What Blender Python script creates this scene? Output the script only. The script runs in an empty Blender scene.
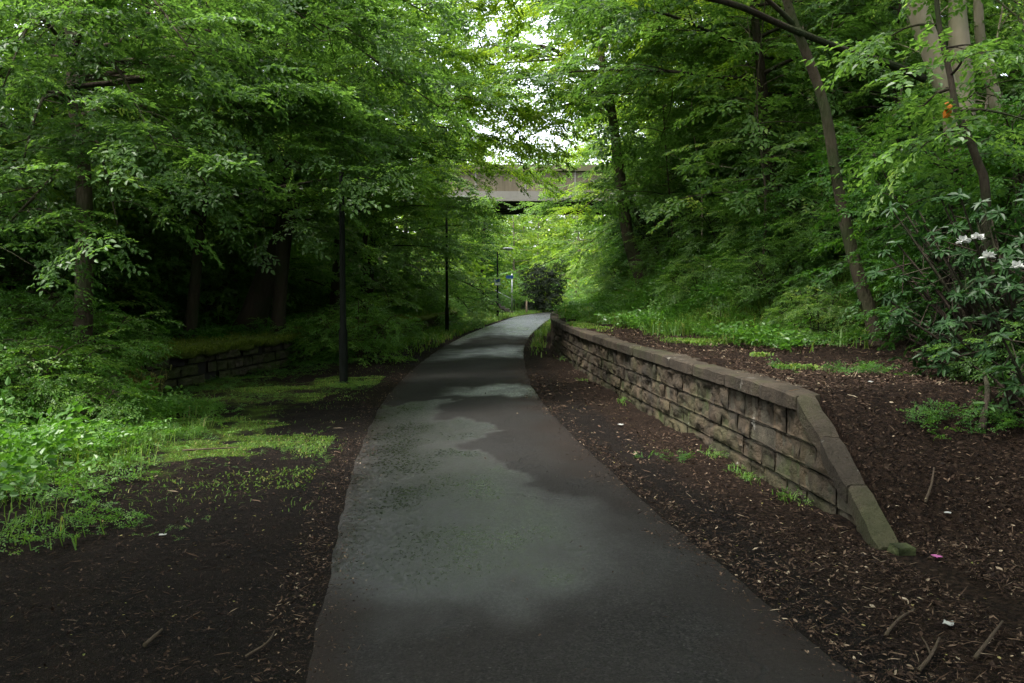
import bpy, math, random
import numpy as np
R = math.radians
SC = bpy.context.scene
COL = SC.collection
rng = np.random.default_rng(7)

# ------------------------------------------------------------------ camera constants
HC, FPX, HOR = 1.65, 910.0, 290.0
def at(px, py, d):
    """world point seen at a pixel of the photograph, d metres ahead"""
    return np.array([(px - 512) / FPX * d, d, HC + (HOR - py) / FPX * d])
def gnd(px, py):
    d = HC * FPX / (py - HOR)
    return ((px - 512) / FPX * d, d)

# ------------------------------------------------------------------ noise
def _hash(ix, iy, s):
    n = (ix * 374761393 + iy * 668265263 + s * 1442695041) & 0x7fffffff
    n = ((n ^ (n >> 13)) * 1274126177) & 0x7fffffff
    return ((n ^ (n >> 16)) & 0xffff) / 65535.0
def vnoise(x, y, s=0):
    x = np.asarray(x, float); y = np.asarray(y, float)
    x, y = np.broadcast_arrays(x, y)
    ix = np.floor(x).astype(np.int64); iy = np.floor(y).astype(np.int64)
    fx = x - ix; fy = y - iy
    fx = fx * fx * (3 - 2 * fx); fy = fy * fy * (3 - 2 * fy)
    a = _hash(ix, iy, s); b = _hash(ix + 1, iy, s); c = _hash(ix, iy + 1, s); d = _hash(ix + 1, iy + 1, s)
    return (a + (b - a) * fx) + ((c + (d - c) * fx) - (a + (b - a) * fx)) * fy
def fbm(x, y, s=0, o=4):
    r = 0; a = .5
    for i in range(o):
        r = r + a * vnoise(np.asarray(x) * 2 ** i, np.asarray(y) * 2 ** i, s + i * 17); a *= .5
    return r / (1 - .5 ** o)
def sstep(a, b, x):
    t = np.clip((np.asarray(x, float) - a) / (b - a), 0, 1)
    return t * t * (3 - 2 * t)

# ------------------------------------------------------------------ plan curves
_ty = np.arange(-14, 170, .25)
def curve(Y, X, sig=1.6):
    t = np.interp(_ty, Y, X)
    k = np.exp(-.5 * (np.arange(-24, 25) * .25 / sig) ** 2); k /= k.sum()
    p = np.concatenate([t[0] + (t[0] - t[1]) * np.arange(24, 0, -1), t, t[-1] + (t[-1] - t[-2]) * np.arange(1, 25)])
    t = np.convolve(p, k, 'valid')
    return lambda y: np.interp(y, _ty, t)
cx = curve([-14, 0, 3.8, 7.5, 9.4, 13.3, 18, 25, 33, 43, 50, 57, 70, 90, 170],
           [2.8, .83, .30, -.22, -.42, -.76, -.9, -.88, -.53, .2, .8, 1.45, 4.4, 11.0, 40])
xw = curve([-14, 5.5, 7, 9.4, 12.3, 15.5, 19.5, 25, 33, 40, 50, 57, 70, 90, 170],
           [3.9, 2.33, 2.25, 2.06, 1.79, 1.53, 1.3, 1.12, 1.45, 2.1, 3.0, 3.7, 6.6, 13.2, 42], 1.0)
xl = curve([-14, 13.5, 19, 26, 36, 45, 57, 70, 90, 170],
           [-6.3, -6.0, -5.0, -4.3, -3.3, -2.7, -1.6, .3, 5.0, 29], 1.0)
PW = 1.2
WH, LH = .82, .66
def H(x, y, fine=True):
    x = np.asarray(x, float); y = np.asarray(y, float)
    w = xw(y); l = xl(y); c = cx(y)
    rr = np.clip((y - 5.65) / (7.05 - 5.65), 0, 1) * (1 - sstep(46, 54, y))
    u = x - w
    zr = WH * rr + .01
    b0 = 2.5 + .6 * (vnoise(y * .3, 0, 5) - .5) - 1.3 * sstep(12, 17, y)
    bank = np.maximum(0, u - b0)
    bank = bank * .72 * sstep(-.2, 2.2, bank)
    bank = 11 * (1 - np.exp(-bank / 11)) * (.80 + .35 * sstep(10, 30, y))
    near = .16 * np.maximum(0, u - .1) * (1 - rr) * (y < 7.05)
    zr = zr + bank + near
    ll = sstep(12.3, 14.2, y) * (1 - sstep(44, 50, y))
    v = l - x
    lb = np.maximum(0, v - 2.6); lb = 7 * (1 - np.exp(-lb * .5 * sstep(-.2, 2, lb) / 7))
    zl = LH * ll - .02 + lb + .10 * np.maximum(0, v) * (1 - ll)
    z = np.where(u > 0, zr, np.where(v > 0, zl, 0.0))
    if fine:
        dist = np.abs(x - c)
        k = sstep(PW - .05, PW + .5, dist)
        n = (fbm(x * .9, y * .9, 3) - .5) * .14 + (fbm(x * 4, y * 4, 9, 3) - .5) * .05
        z = z + k * (n + .025)
        far = sstep(8, 25, dist)
        z = z + far * (fbm(x * .15, y * .15, 21) - .5) * 2.5
    return z

# ------------------------------------------------------------------ mesh builder
class MB:
    def __init__(s): s.v = []; s.q = []; s.t = []; s.rq = []; s.rt = []; s.n = 0
    def add(s, v, q=None, t=None, rq=None, rt=None):
        v = np.asarray(v, float).reshape(-1, 3)
        if q is not None and len(q):
            q = np.asarray(q, np.int64).reshape(-1, 4); s.q.append(q + s.n)
            s.rq.append(np.broadcast_to(np.asarray(.5 if rq is None else rq, float), (len(q),)))
        if t is not None and len(t):
            t = np.asarray(t, np.int64).reshape(-1, 3); s.t.append(t + s.n)
            s.rt.append(np.broadcast_to(np.asarray(.5 if rt is None else rt, float), (len(t),)))
        s.v.append(v); s.n += len(v)
    def merge(s, o):
        for a in o.q: s.q.append(a + s.n)
        for a in o.t: s.t.append(a + s.n)
        s.rq += o.rq; s.rt += o.rt; s.v += o.v; s.n += o.n
    def box(s, c, d, rz=0, r=.5):
        v = np.array([[i, j, k] for i in (-1, 1) for j in (-1, 1) for k in (-1, 1)], float) * np.asarray(d) / 2
        if rz:
            cs, sn = math.cos(rz), math.sin(rz)
            v = np.stack([v[:, 0] * cs - v[:, 1] * sn, v[:, 0] * sn + v[:, 1] * cs, v[:, 2]], 1)
        s.add(v + np.asarray(c), [[0, 1, 3, 2], [4, 6, 7, 5], [0, 4, 5, 1], [2, 3, 7, 6], [0, 2, 6, 4], [1, 5, 7, 3]], rq=r)
    def tube(s, P, rad, n=8, r=.5, lump=0.0):
        P = np.asarray(P, float); m = len(P); rad = np.broadcast_to(np.asarray(rad, float), (m,))
        T = np.gradient(P, axis=0); T /= np.linalg.norm(T, axis=1)[:, None] + 1e-9
        ref = np.array([0, 0, 1.]) if abs(T[:, 2]).mean() < .8 else np.array([1., 0, 0])
        A = np.cross(T, ref); A /= np.linalg.norm(A, axis=1)[:, None] + 1e-9
        B = np.cross(T, A)
        a = np.arange(n) * 2 * math.pi / n
        rr = rad[:, None] * np.ones(n)
        if lump: rr = rr * (1 + lump * (fbm(np.cos(a)[None] * 1.3 + 7 * P[:1, 0:1], np.sin(a)[None] * 1.3 + np.arange(m)[:, None] * .45, 31, 3) - .5) * 2)
        V = P[:, None] + rr[..., None] * (np.cos(a)[None, :, None] * A[:, None] + np.sin(a)[None, :, None] * B[:, None])
        i = np.arange(m - 1)[:, None] * n; j = np.arange(n)[None]; k = (np.arange(n) + 1)[None] % n
        q = np.stack([i + j, i + k, i + n + k, i + n + j], -1).reshape(-1, 4)
        nv = m * n
        V = np.concatenate([V.reshape(-1, 3), P[:1], P[-1:]])
        jj = np.arange(n); kk = (jj + 1) % n
        t = np.concatenate([np.stack([kk, jj, np.full(n, nv)], 1), np.stack([nv - n + jj, nv - n + kk, np.full(n, nv + 1)], 1)])
        s.add(V, q, t, r, r)
    def mesh(s, name, smooth=False):
        v = np.concatenate(s.v) if s.v else np.zeros((0, 3))
        q = np.concatenate(s.q) if s.q else np.zeros((0, 4), np.int64)
        t = np.concatenate(s.t) if s.t else np.zeros((0, 3), np.int64)
        me = bpy.data.meshes.new(name)
        me.vertices.add(len(v)); me.vertices.foreach_set('co', v.astype(np.float32).ravel())
        li = np.concatenate([q.ravel(), t.ravel()]).astype(np.int32)
        me.loops.add(len(li)); me.loops.foreach_set('vertex_index', li)
        tot = np.concatenate([np.full(len(q), 4), np.full(len(t), 3)]).astype(np.int32)
        st = np.concatenate([[0], np.cumsum(tot)[:-1]]).astype(np.int32)
        me.polygons.add(len(tot)); me.polygons.foreach_set('loop_start', st); me.polygons.foreach_set('loop_total', tot)
        me.polygons.foreach_set('use_smooth', np.full(len(tot), smooth))
        r = np.concatenate(([*s.rq] or [np.zeros(0)]) + ([*s.rt] or [np.zeros(0)]))
        at_ = me.attributes.new('rnd', 'FLOAT', 'FACE'); at_.data.foreach_set('value', r.astype(np.float32))
        me.update(calc_edges=True)
        return me
    def build(s, name, mat, parent=None, smooth=False):
        return link(name, s.mesh(name, smooth), mat, parent)
def link(name, me, mat=None, parent=None):
    if mat is not None and not me.materials: me.materials.append(mat)
    o = bpy.data.objects.new(name, me); COL.objects.link(o)
    if parent: o.parent = parent
    return o
def tag(o, label=None, cat=None, group=None, kind=None):
    for k, v in (('label', label), ('category', cat), ('group', group), ('kind', kind)):
        if v: o[k] = v
    return o
def thing(name, label, cat, loc=(0, 0, 0), rz=0, sc=1, group=None):
    o = bpy.data.objects.new(name, None); COL.objects.link(o)
    o.location = [float(a) for a in loc]; o.rotation_euler = (0, 0, rz)
    o.scale = (sc, sc, sc) if np.isscalar(sc) else sc
    o.empty_display_size = .3
    return tag(o, label, cat, group)
def grid_faces(nr, nc):
    i = np.arange(nr - 1)[:, None] * nc; j = np.arange(nc - 1)[None]
    return np.stack([i + j, i + j + 1, i + nc + j + 1, i + nc + j], -1).reshape(-1, 4)
def pattr(me, name, vals):
    a = me.attributes.new(name, 'FLOAT', 'POINT'); a.data.foreach_set('value', np.asarray(vals, np.float32).ravel())

# ------------------------------------------------------------------ materials
class N:
    def __init__(s, name):
        s.m = bpy.data.materials.new(name); s.m.use_nodes = True; s.t = s.m.node_tree; s.t.nodes.clear()
        s.out = s.n('ShaderNodeOutputMaterial')
    def n(s, ty, **kw):
        x = s.t.nodes.new(ty)
        for k, v in kw.items(): setattr(x, k, v)
        return x
    def l(s, a, b): s.t.links.new(a, b)
    def val(s, sock, v):
        if hasattr(v, 'is_output') or isinstance(v, bpy.types.NodeSocket): s.l(v, sock)
        else: sock.default_value = v
    def attr(s, name): return s.n('ShaderNodeAttribute', attribute_name=name).outputs['Fac']
    def noise(s, scale, detail=4, rough=.55, vec=None, out='Fac'):
        x = s.n('ShaderNodeTexNoise'); x.inputs['Scale'].default_value = scale; x.inputs['Detail'].default_value = detail
        x.inputs['Roughness'].default_value = rough
        if vec is not None: s.l(vec, x.inputs['Vector'])
        return x.outputs[out]
    def vor(s, scale, vec=None, out='Distance', feature='F1'):
        x = s.n('ShaderNodeTexVoronoi'); x.feature = feature; x.inputs['Scale'].default_value = scale
        if vec is not None: s.l(vec, x.inputs['Vector'])
        return x.outputs[out]
    def ramp(s, fac, stops):
        x = s.n('ShaderNodeValToRGB'); e = x.color_ramp.elements
        while len(e) < len(stops): e.new(.5)
        for a, (p, c) in zip(e, stops):
            a.position = p; a.color = (*c, 1) if not np.isscalar(c) else (c, c, c, 1)
        s.l(fac, x.inputs['Fac']); return x.outputs['Color']
    def mix(s, f, a, b, mode='MIX'):
        x = s.n('ShaderNodeMix', data_type='RGBA', blend_type=mode)
        s.val(x.inputs[0], f)
        for k, v in ((6, a), (7, b)):
            s.val(x.inputs[k], (*v, 1) if isinstance(v, tuple) and len(v) == 3 else v)
        return x.outputs[2]
    def math(s, op, a, b=0.0, clamp=False):
        x = s.n('ShaderNodeMath', operation=op, use_clamp=clamp); s.val(x.inputs[0], a); s.val(x.inputs[1], b); return x.outputs[0]
    def bump(s, h, st=.5, dist=.02, normal=None):
        x = s.n('ShaderNodeBump'); x.inputs['Strength'].default_value = st; x.inputs['Distance'].default_value = dist
        s.l(h, x.inputs['Height'])
        if normal is not None: s.l(normal, x.inputs['Normal'])
        return x.outputs['Normal']
    def pbr(s, col, rough=.8, spec=.3, normal=None, metal=0.0):
        p = s.n('ShaderNodeBsdfPrincipled')
        s.val(p.inputs['Base Color'], (*col, 1) if isinstance(col, tuple) and len(col) == 3 else col)
        s.val(p.inputs['Roughness'], rough); s.val(p.inputs['Specular IOR Level'], spec); s.val(p.inputs['Metallic'], metal)
        if normal is not None: s.l(normal, p.inputs['Normal'])
        return p.outputs[0]
    def fin(s, sh): s.l(sh, s.out.inputs['Surface']); return s.m
    def pos(s): return s.n('ShaderNodeNewGeometry').outputs['Position']
    def objc(s): return s.n('ShaderNodeTexCoord').outputs['Object']

def leaf_mat(name, stops, trans, tf=.4, rough=.42, spec=.45):
    m = N(name)
    oi = m.n('ShaderNodeObjectInfo').outputs['Random']
    f = m.math('ADD', m.attr('rnd'), m.math('MULTIPLY', m.math('SUBTRACT', oi, .5), .35), True)
    c = m.ramp(f, stops)
    p = m.pbr(c, rough, spec)
    t = m.n('ShaderNodeBsdfTranslucent')
    m.l(m.mix(1.0, c, (*trans,), 'MULTIPLY'), t.inputs['Color'])
    mx = m.n('ShaderNodeMixShader'); mx.inputs[0].default_value = tf
    m.l(p, mx.inputs[1]); m.l(t.outputs[0], mx.inputs[2])
    return m.fin(mx.outputs[0])
M = {}
M['leaf'] = leaf_mat('leaf_broad', [(0, (.042, .092, .022)), (.5, (.074, .148, .037)), (.9, (.122, .215, .058)), (1, (.20, .27, .08))], (2.0, 1.95, 1.0), .52, .40, .35)
M['leaf2'] = leaf_mat('leaf_fresh', [(0, (.065, .130, .018)), (.5, (.12, .205, .030)), (1, (.20, .28, .045))], (2.1, 2.0, .8), .55, .45, .25)
M['leaf_far'] = leaf_mat('leaf_far', [(0, (.06, .115, .018)), (.5, (.105, .18, .030)), (1, (.19, .25, .06))], (1.9, 1.9, .8), .5, .5, .2)
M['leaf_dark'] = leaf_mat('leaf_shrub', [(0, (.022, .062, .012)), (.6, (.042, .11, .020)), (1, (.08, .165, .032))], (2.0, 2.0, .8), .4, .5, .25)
M['leaf_gloss'] = leaf_mat('leaf_rhodo', [(0, (.012, .034, .010)), (.7, (.024, .062, .016)), (1, (.05, .105, .028))], (1.8, 1.9, .9), .25, .45, .18)
M['leaf_holly'] = leaf_mat('leaf_evergreen', [(0, (.005, .009, .005)), (1, (.014, .024, .010))], (1.2, 1.4, 1.0), .1, .6, .12)
M['weed'] = leaf_mat('leaf_weed', [(0, (.04, .105, .015)), (.5, (.07, .17, .022)), (1, (.14, .24, .035))], (1.8, 1.9, .9), .35)
M['grass'] = leaf_mat('grass_blade', [(0, (.05, .11, .015)), (.6, (.09, .17, .025)), (.9, (.16, .20, .04)), (1, (.25, .22, .09))], (1.6, 1.7, .8), .35, .5, .3)
M['moss_grass'] = leaf_mat('mossy_grass', [(0, (.08, .12, .015)), (.6, (.15, .19, .03)), (1, (.26, .25, .07))], (1.6, 1.6, .8), .35, .5, .2)
M['straw'] = leaf_mat('dry_grass', [(0, (.10, .12, .03)), (.5, (.20, .18, .06)), (1, (.34, .27, .12))], (1.2, 1.2, .8), .25, .6, .2)
M['petal'] = leaf_mat('petal_white', [(0, (.40, .42, .40)), (1, (.6, .6, .58))], (1, 1, 1), .3, .6, .2)

def bark(name, a, b, moss, scale=6, bs=.8):
    m = N(name); o = m.objc()
    mp = m.n('ShaderNodeMapping'); mp.inputs['Scale'].default_value = (1, 1, .25); m.l(o, mp.inputs['Vector'])
    n1 = m.noise(scale * 2, 6, .65, mp.outputs[0]); n2 = m.noise(1.3, 3, .5, o)
    c = m.mix(n1, a, b)
    c = m.mix(m.ramp(n2, [(.45, 0.0), (.7, 1.0)]), c, moss)
    return m.fin(m.pbr(c, .9, .15, m.bump(n1, bs, .06)))
M['bark'] = bark('bark_brown', (.035, .026, .018), (.085, .065, .047), (.035, .05, .018))
M['bark_dark'] = bark('bark_dark', (.016, .012, .009), (.05, .038, .028), (.022, .034, .012))
M['bark_pale'] = bark('bark_pale', (.19, .15, .11), (.36, .30, .23), (.12, .13, .07), 3, .4)
M['bark_far'] = bark('bark_far', (.10, .085, .06), (.2, .17, .13), (.08, .1, .04))

def mat_ground():
    m = N('ground_soil'); p = m.pos()
    g = m.attr('green'); li = m.attr('litter')
    n1 = m.noise(2.2, 6, .6, p); n2 = m.noise(24, 5, .7, p); n3 = m.noise(90, 3, .6, p)
    soil = m.mix(m.ramp(n2, [(.3, 0.0), (.7, 1.0)]), (.0032, .0030, .0030), (.0115, .0100, .0092)); soil = m.mix(m.ramp(n1, [(.4, 0.0), (.65, .6)]), soil, (.013, .0098, .0078)); soil = m.mix(m.ramp(m.vor(210, p, 'Color'), [(.86, 0.0), (.93, .8)]), soil, (.05, .045, .04))
    lc = m.ramp(m.vor(46, p, 'Color'), [(.1, (.006, .0038, .0028)), (.5, (.016, .0098, .0068)), (.85, (.032, .020, .0135)), (1, (.075, .052, .036))])
    c = m.mix(m.math('MULTIPLY', li, m.ramp(n2, [(.3, .25), (.6, 1.0)])), soil, lc)
    mossc = m.mix(n2, (.018, .036, .008), (.075, .11, .018))
    gf = m.ramp(m.math('ADD', g, m.math('MULTIPLY', m.math('SUBTRACT', n1, .5), .9)), [(.42, 0.0), (.62, 1.0)])
    c = m.mix(gf, c, mossc)
    h = m.math('ADD', m.math('MULTIPLY', n2, .6), m.math('MULTIPLY', n3, .4))
    return m.fin(m.pbr(c, 1.0, .06, m.bump(h, 1.0, .06)))
M['ground'] = mat_ground()

def mat_path():
    m = N('wet_asphalt'); p = m.pos()
    wet = m.attr('wet'); ed = m.attr('edge')
    v = m.vor(95, p, 'Color'); n = m.noise(38, 5, .8, p); big = m.noise(.9, 5, .6, p)
    c = m.ramp(v, [(.0, (.006, .0058, .0056)), (.55, (.0145, .0138, .013)), (.9, (.028, .0265, .025)), (1, (.06, .057, .054))])
    c = m.mix(m.ramp(big, [(.4, 0.0), (.7, 1.0)]), c, (.0155, .0138, .0125))
    c = m.mix(ed, c, (.0135, .0095, .0075))
    c = m.mix(m.math('MULTIPLY', wet, .8), c, m.mix(1.0, c, (.5, .54, .56), 'MULTIPLY'))
    mp = m.n('ShaderNodeMapping'); mp.inputs['Scale'].default_value = (1, .5, 1); m.l(p, mp.inputs['Vector'])
    gr = m.ramp(m.noise(34, 3, .7, mp.outputs[0]), [(.36, 0.0), (.64, 1.0)])
    c = m.mix(m.math('MULTIPLY', m.ramp(m.noise(52, 2, .6, mp.outputs[0]), [(.52, 0.0), (.72, 1.0)]), .45), c, (.004, .004, .004))
    # fine cracks
    ns = m.n('ShaderNodeVectorMath', operation='ADD'); m.l(p, ns.inputs[0])
    sc = m.n('ShaderNodeVectorMath', operation='SCALE'); m.l(m.noise(1.6, 4, .6, p, 'Color'), sc.inputs[0]); sc.inputs['Scale'].default_value = .9
    m.l(sc.outputs[0], ns.inputs[1])
    cr = m.vor(.55, ns.outputs[0], 'Distance', 'DISTANCE_TO_EDGE')
    crk = m.math('MULTIPLY', m.ramp(cr, [(.004, 1.0), (.013, 0.0)]), m.ramp(m.noise(1.1, 2, .5, p), [(.5, 0.0), (.62, .8)]))
    c = m.mix(crk, c, (.010, .010, .010))
    rw = m.math('ADD', .07, m.math('MULTIPLY', gr, .36))
    r = m.n('ShaderNodeMix', data_type='FLOAT'); m.l(wet, r.inputs[0]); r.inputs[2].default_value = .95; m.l(rw, r.inputs[3])
    spec = m.n('ShaderNodeMix', data_type='FLOAT'); m.l(wet, spec.inputs[0]); spec.inputs[2].default_value = .07; spec.inputs[3].default_value = .9
    h = m.math('SUBTRACT', m.math('ADD', m.math('MULTIPLY', v, .5), m.math('MULTIPLY', n, 1.2)), m.math('MULTIPLY', crk, 1.5))
    nb = m.n('ShaderNodeBump'); m.l(h, nb.inputs['Height']); nb.inputs['Distance'].default_value = .006
    st = m.n('ShaderNodeMix', data_type='FLOAT'); m.l(wet, st.inputs[0]); st.inputs[2].default_value = .9; st.inputs[3].default_value = .5
    m.l(st.outputs[0], nb.inputs['Strength'])
    return m.fin(m.pbr(c, r.outputs[0], spec.outputs[0], nb.outputs[0]))
M['path'] = mat_path()

def mat_stone(name, a, b, mossf=.5, dark=(.02, .018, .014)):
    m = N(name); p = m.pos()
    n1 = m.noise(5, 6, .65, p); n2 = m.noise(40, 4, .65, p); n3 = m.noise(1.4, 4, .6, p)
    c = m.mix(m.attr('rnd'), a, b)
    c = m.mix(m.ramp(n1, [(.35, 0.0), (.7, 1.0)]), c, dark)
    sp = m.n('ShaderNodeSeparateXYZ'); m.l(p, sp.inputs[0])
    low = m.math('SUBTRACT', 1.0, m.math('MULTIPLY', sp.outputs['Z'], 1.6), True)
    mf = m.math('MULTIPLY', m.ramp(m.math('ADD', n3, m.math('MULTIPLY', low, .14)), [(.52, 0.0), (.68, 1.0)]), mossf)
    c = m.mix(mf, c, m.mix(n2, (.022, .032, .010), (.06, .075, .02)))
    c = m.mix(m.ramp(m.noise(3.1, 5, .7, p), [(.66, 0.0), (.72, .55)]), c, (.26, .25, .22))
    h = m.math('ADD', n1, m.math('MULTIPLY', n2, .5))
    return m.fin(m.pbr(c, .9, .2, m.bump(h, .9, .03)))
M['stone'] = mat_stone('wall_sandstone', (.030, .022, .015), (.082, .059, .038), .28)
M['coping'] = mat_stone('coping_sandstone', (.032, .025, .018), (.065, .049, .035), .35, (.018, .0145, .0105))
M['stone_left'] = mat_stone('wall_mossy_stone', (.05, .044, .032), (.13, .11, .08), .8)
def simple(name, col, rough=.6, spec=.3, metal=0.0, n=None, bs=.2):
    m = N(name); p = m.objc(); k = m.noise(n or 8, 5, .6, p)
    c = m.mix(k, tuple(x * .65 for x in col), tuple(min(1, x * 1.25) for x in col))
    return m.fin(m.pbr(c, rough, spec, m.bump(k, bs, .01), metal))
M['post'] = simple('post_paint', (.007, .009, .007), .75, .12)
M['steel'] = simple('galvanised', (.33, .34, .35), .4, .5, .6)
M['lamp_white'] = simple('lantern_plastic', (.75, .76, .74), .35, .5)
def mat_conc():
    m = N('bridge_panel'); p = m.pos(); mp = m.n('ShaderNodeMapping'); mp.inputs['Scale'].default_value = (4, 4, .35); m.l(p, mp.inputs['Vector'])
    c = m.mix(m.ramp(m.noise(1.0, 5, .65, mp.outputs[0]), [(.35, 0.0), (.7, 1.0)]), (.155, .132, .095), (.07, .058, .040))
    c = m.mix(m.ramp(m.noise(.9, 4, .6, p), [(.5, 0.0), (.75, .7)]), c, (.10, .095, .06))
    return m.fin(m.pbr(c, .95, .1))
M['conc'] = mat_conc()
M['conc_rail'] = simple('bridge_mossy_rail', (.10, .095, .055), .95, .2, n=2)
M['girder'] = simple('bridge_girder', (.17, .16, .14), .7, .3, n=1.5)
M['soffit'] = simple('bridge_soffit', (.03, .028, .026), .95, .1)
M['blue'] = simple('sign_blue', (.012, .045, .17), .4, .4)
M['white'] = simple('sign_white', (.75, .76, .78), .5, .3)
M['wood'] = simple('weathered_timber', (.16, .125, .09), .9, .2)
M['stick'] = bark('dead_wood', (.03, .022, .016), (.09, .066, .046), (.06, .055, .025))
M['paper'] = simple('paper_white', (.34, .34, .32), .8, .2)
M['pink'] = simple('petal_pink', (.34, .09, .24), .6, .3)
M['orange'] = simple('orange_tag', (.45, .15, .012), .5, .3)
M['brick'] = mat_stone('abutment_brick', (.10, .075, .055), (.15, .11, .08), .5)
M['step'] = simple('step_concrete', (.09, .08, .065), .9, .2)
def mat_litter():
    m = N('dead_leaf')
    c = m.ramp(m.attr('rnd'), [(0, (.008, .005, .0035)), (.35, (.026, .015, .010)), (.65, (.065, .040, .026)), (.88, (.14, .095, .064)), (1, (.30, .24, .17))])
    return m.fin(m.pbr(c, .8, .15))
M['litter'] = mat_litter()
def mat_moss():
    m = N('moss'); p = m.pos(); n2 = m.noise(30, 4, .7, p)
    c = m.mix(n2, (.03, .05, .010), (.12, .14, .025))
    return m.fin(m.pbr(c, 1, .1, m.bump(n2, 1, .04)))
M['moss'] = mat_moss()

# ------------------------------------------------------------------ ground
def build_ground():
    ys = np.concatenate([np.arange(-8, 2, .5), np.arange(2, 12, .10), np.arange(12, 24, .2), np.arange(24, 60, .6), np.arange(60, 150, 2.5), [170]])
    rows = []
    tl = np.concatenate([-(np.linspace(0, 1, 46) ** 2.2)[::-1] * 75])          # outwards left of the wall
    tr = (np.linspace(0, 1, 64) ** 2.2) * 75
    for y in ys:
        c, w, l = float(cx(y)), float(xw(y)), float(xl(y))
        row = np.concatenate([l - .2 + tl, np.linspace(l - .06, c - PW - .02, 46), np.linspace(c - PW + .12, c + PW - .12, 8),
                              np.linspace(c + PW + .02, w + .10, 14), w + .16 + tr])
        rows.append(row)
    X = np.array(rows); Y = np.repeat(ys[:, None], X.shape[1], 1)
    Z = H(X, Y)
    m0 = (X > xw(Y) - .01) & (X < xw(Y) + .12)
    Z = np.where(m0, H(xw(Y) - .1, Y), Z)                       # foot of the wall
    ml = (X > xl(Y) - .07) & (X < xl(Y) + .01)
    Z = np.where(ml, H(xl(Y) + .1, Y), Z)
    mb = MB(); mb.add(np.stack([X, Y, Z], -1).reshape(-1, 3), grid_faces(*X.shape))
    me = mb.mesh('ground', True)
    x, y = X.ravel(), Y.ravel()
    u = x - xw(y); v = xl(y) - x
    li = np.where(u > -.7, 1.0, .12) * sstep(-.9, -.4, u) + .35 * sstep(-1.5, -3, x) * (y < 9) * .6 + .15
    li = np.maximum(li, .75 * sstep(-.5, 1.0, v)); li = np.maximum(li, .5*((u < 0) & (y > 13)))
    gr = np.zeros_like(x)
    gr += .75 * sstep(1.4, 2.6, u) * sstep(11, 15, y)                                             # grassy bank
    gr += .30 * sstep(-2.0, -3.4, x) * sstep(6.4, 8.2, y) * (u < 0) * (v < 0)                     # left verge
    gr += .42 * sstep(.46, .60, fbm(x * 1.0, y * 1.0, 278)) * (x < cx(y) - PW - .3) * sstep(7, 9, y) * (y < 17); gr += .18 * sstep(-2.2, -4.2, x - .12 * (y - 6)) * sstep(4.6, 6.6, y) * (y < 16)
    gr += .55 * sstep(0.0, .5, v) * sstep(12.5, 14, y) * (1 - sstep(1.0, 2.5, v))
    gr += .62 * sstep(24, 40, y) * (np.abs(x - cx(y)) > PW + .25); gr += .5 * sstep(40, 55, y)
    pattr(me, 'litter', np.clip(li, 0, 1)); pattr(me, 'green', np.clip(gr, 0, 1))
    o = link('ground', me, M['ground']); tag(o, kind='structure')
build_ground()

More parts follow.
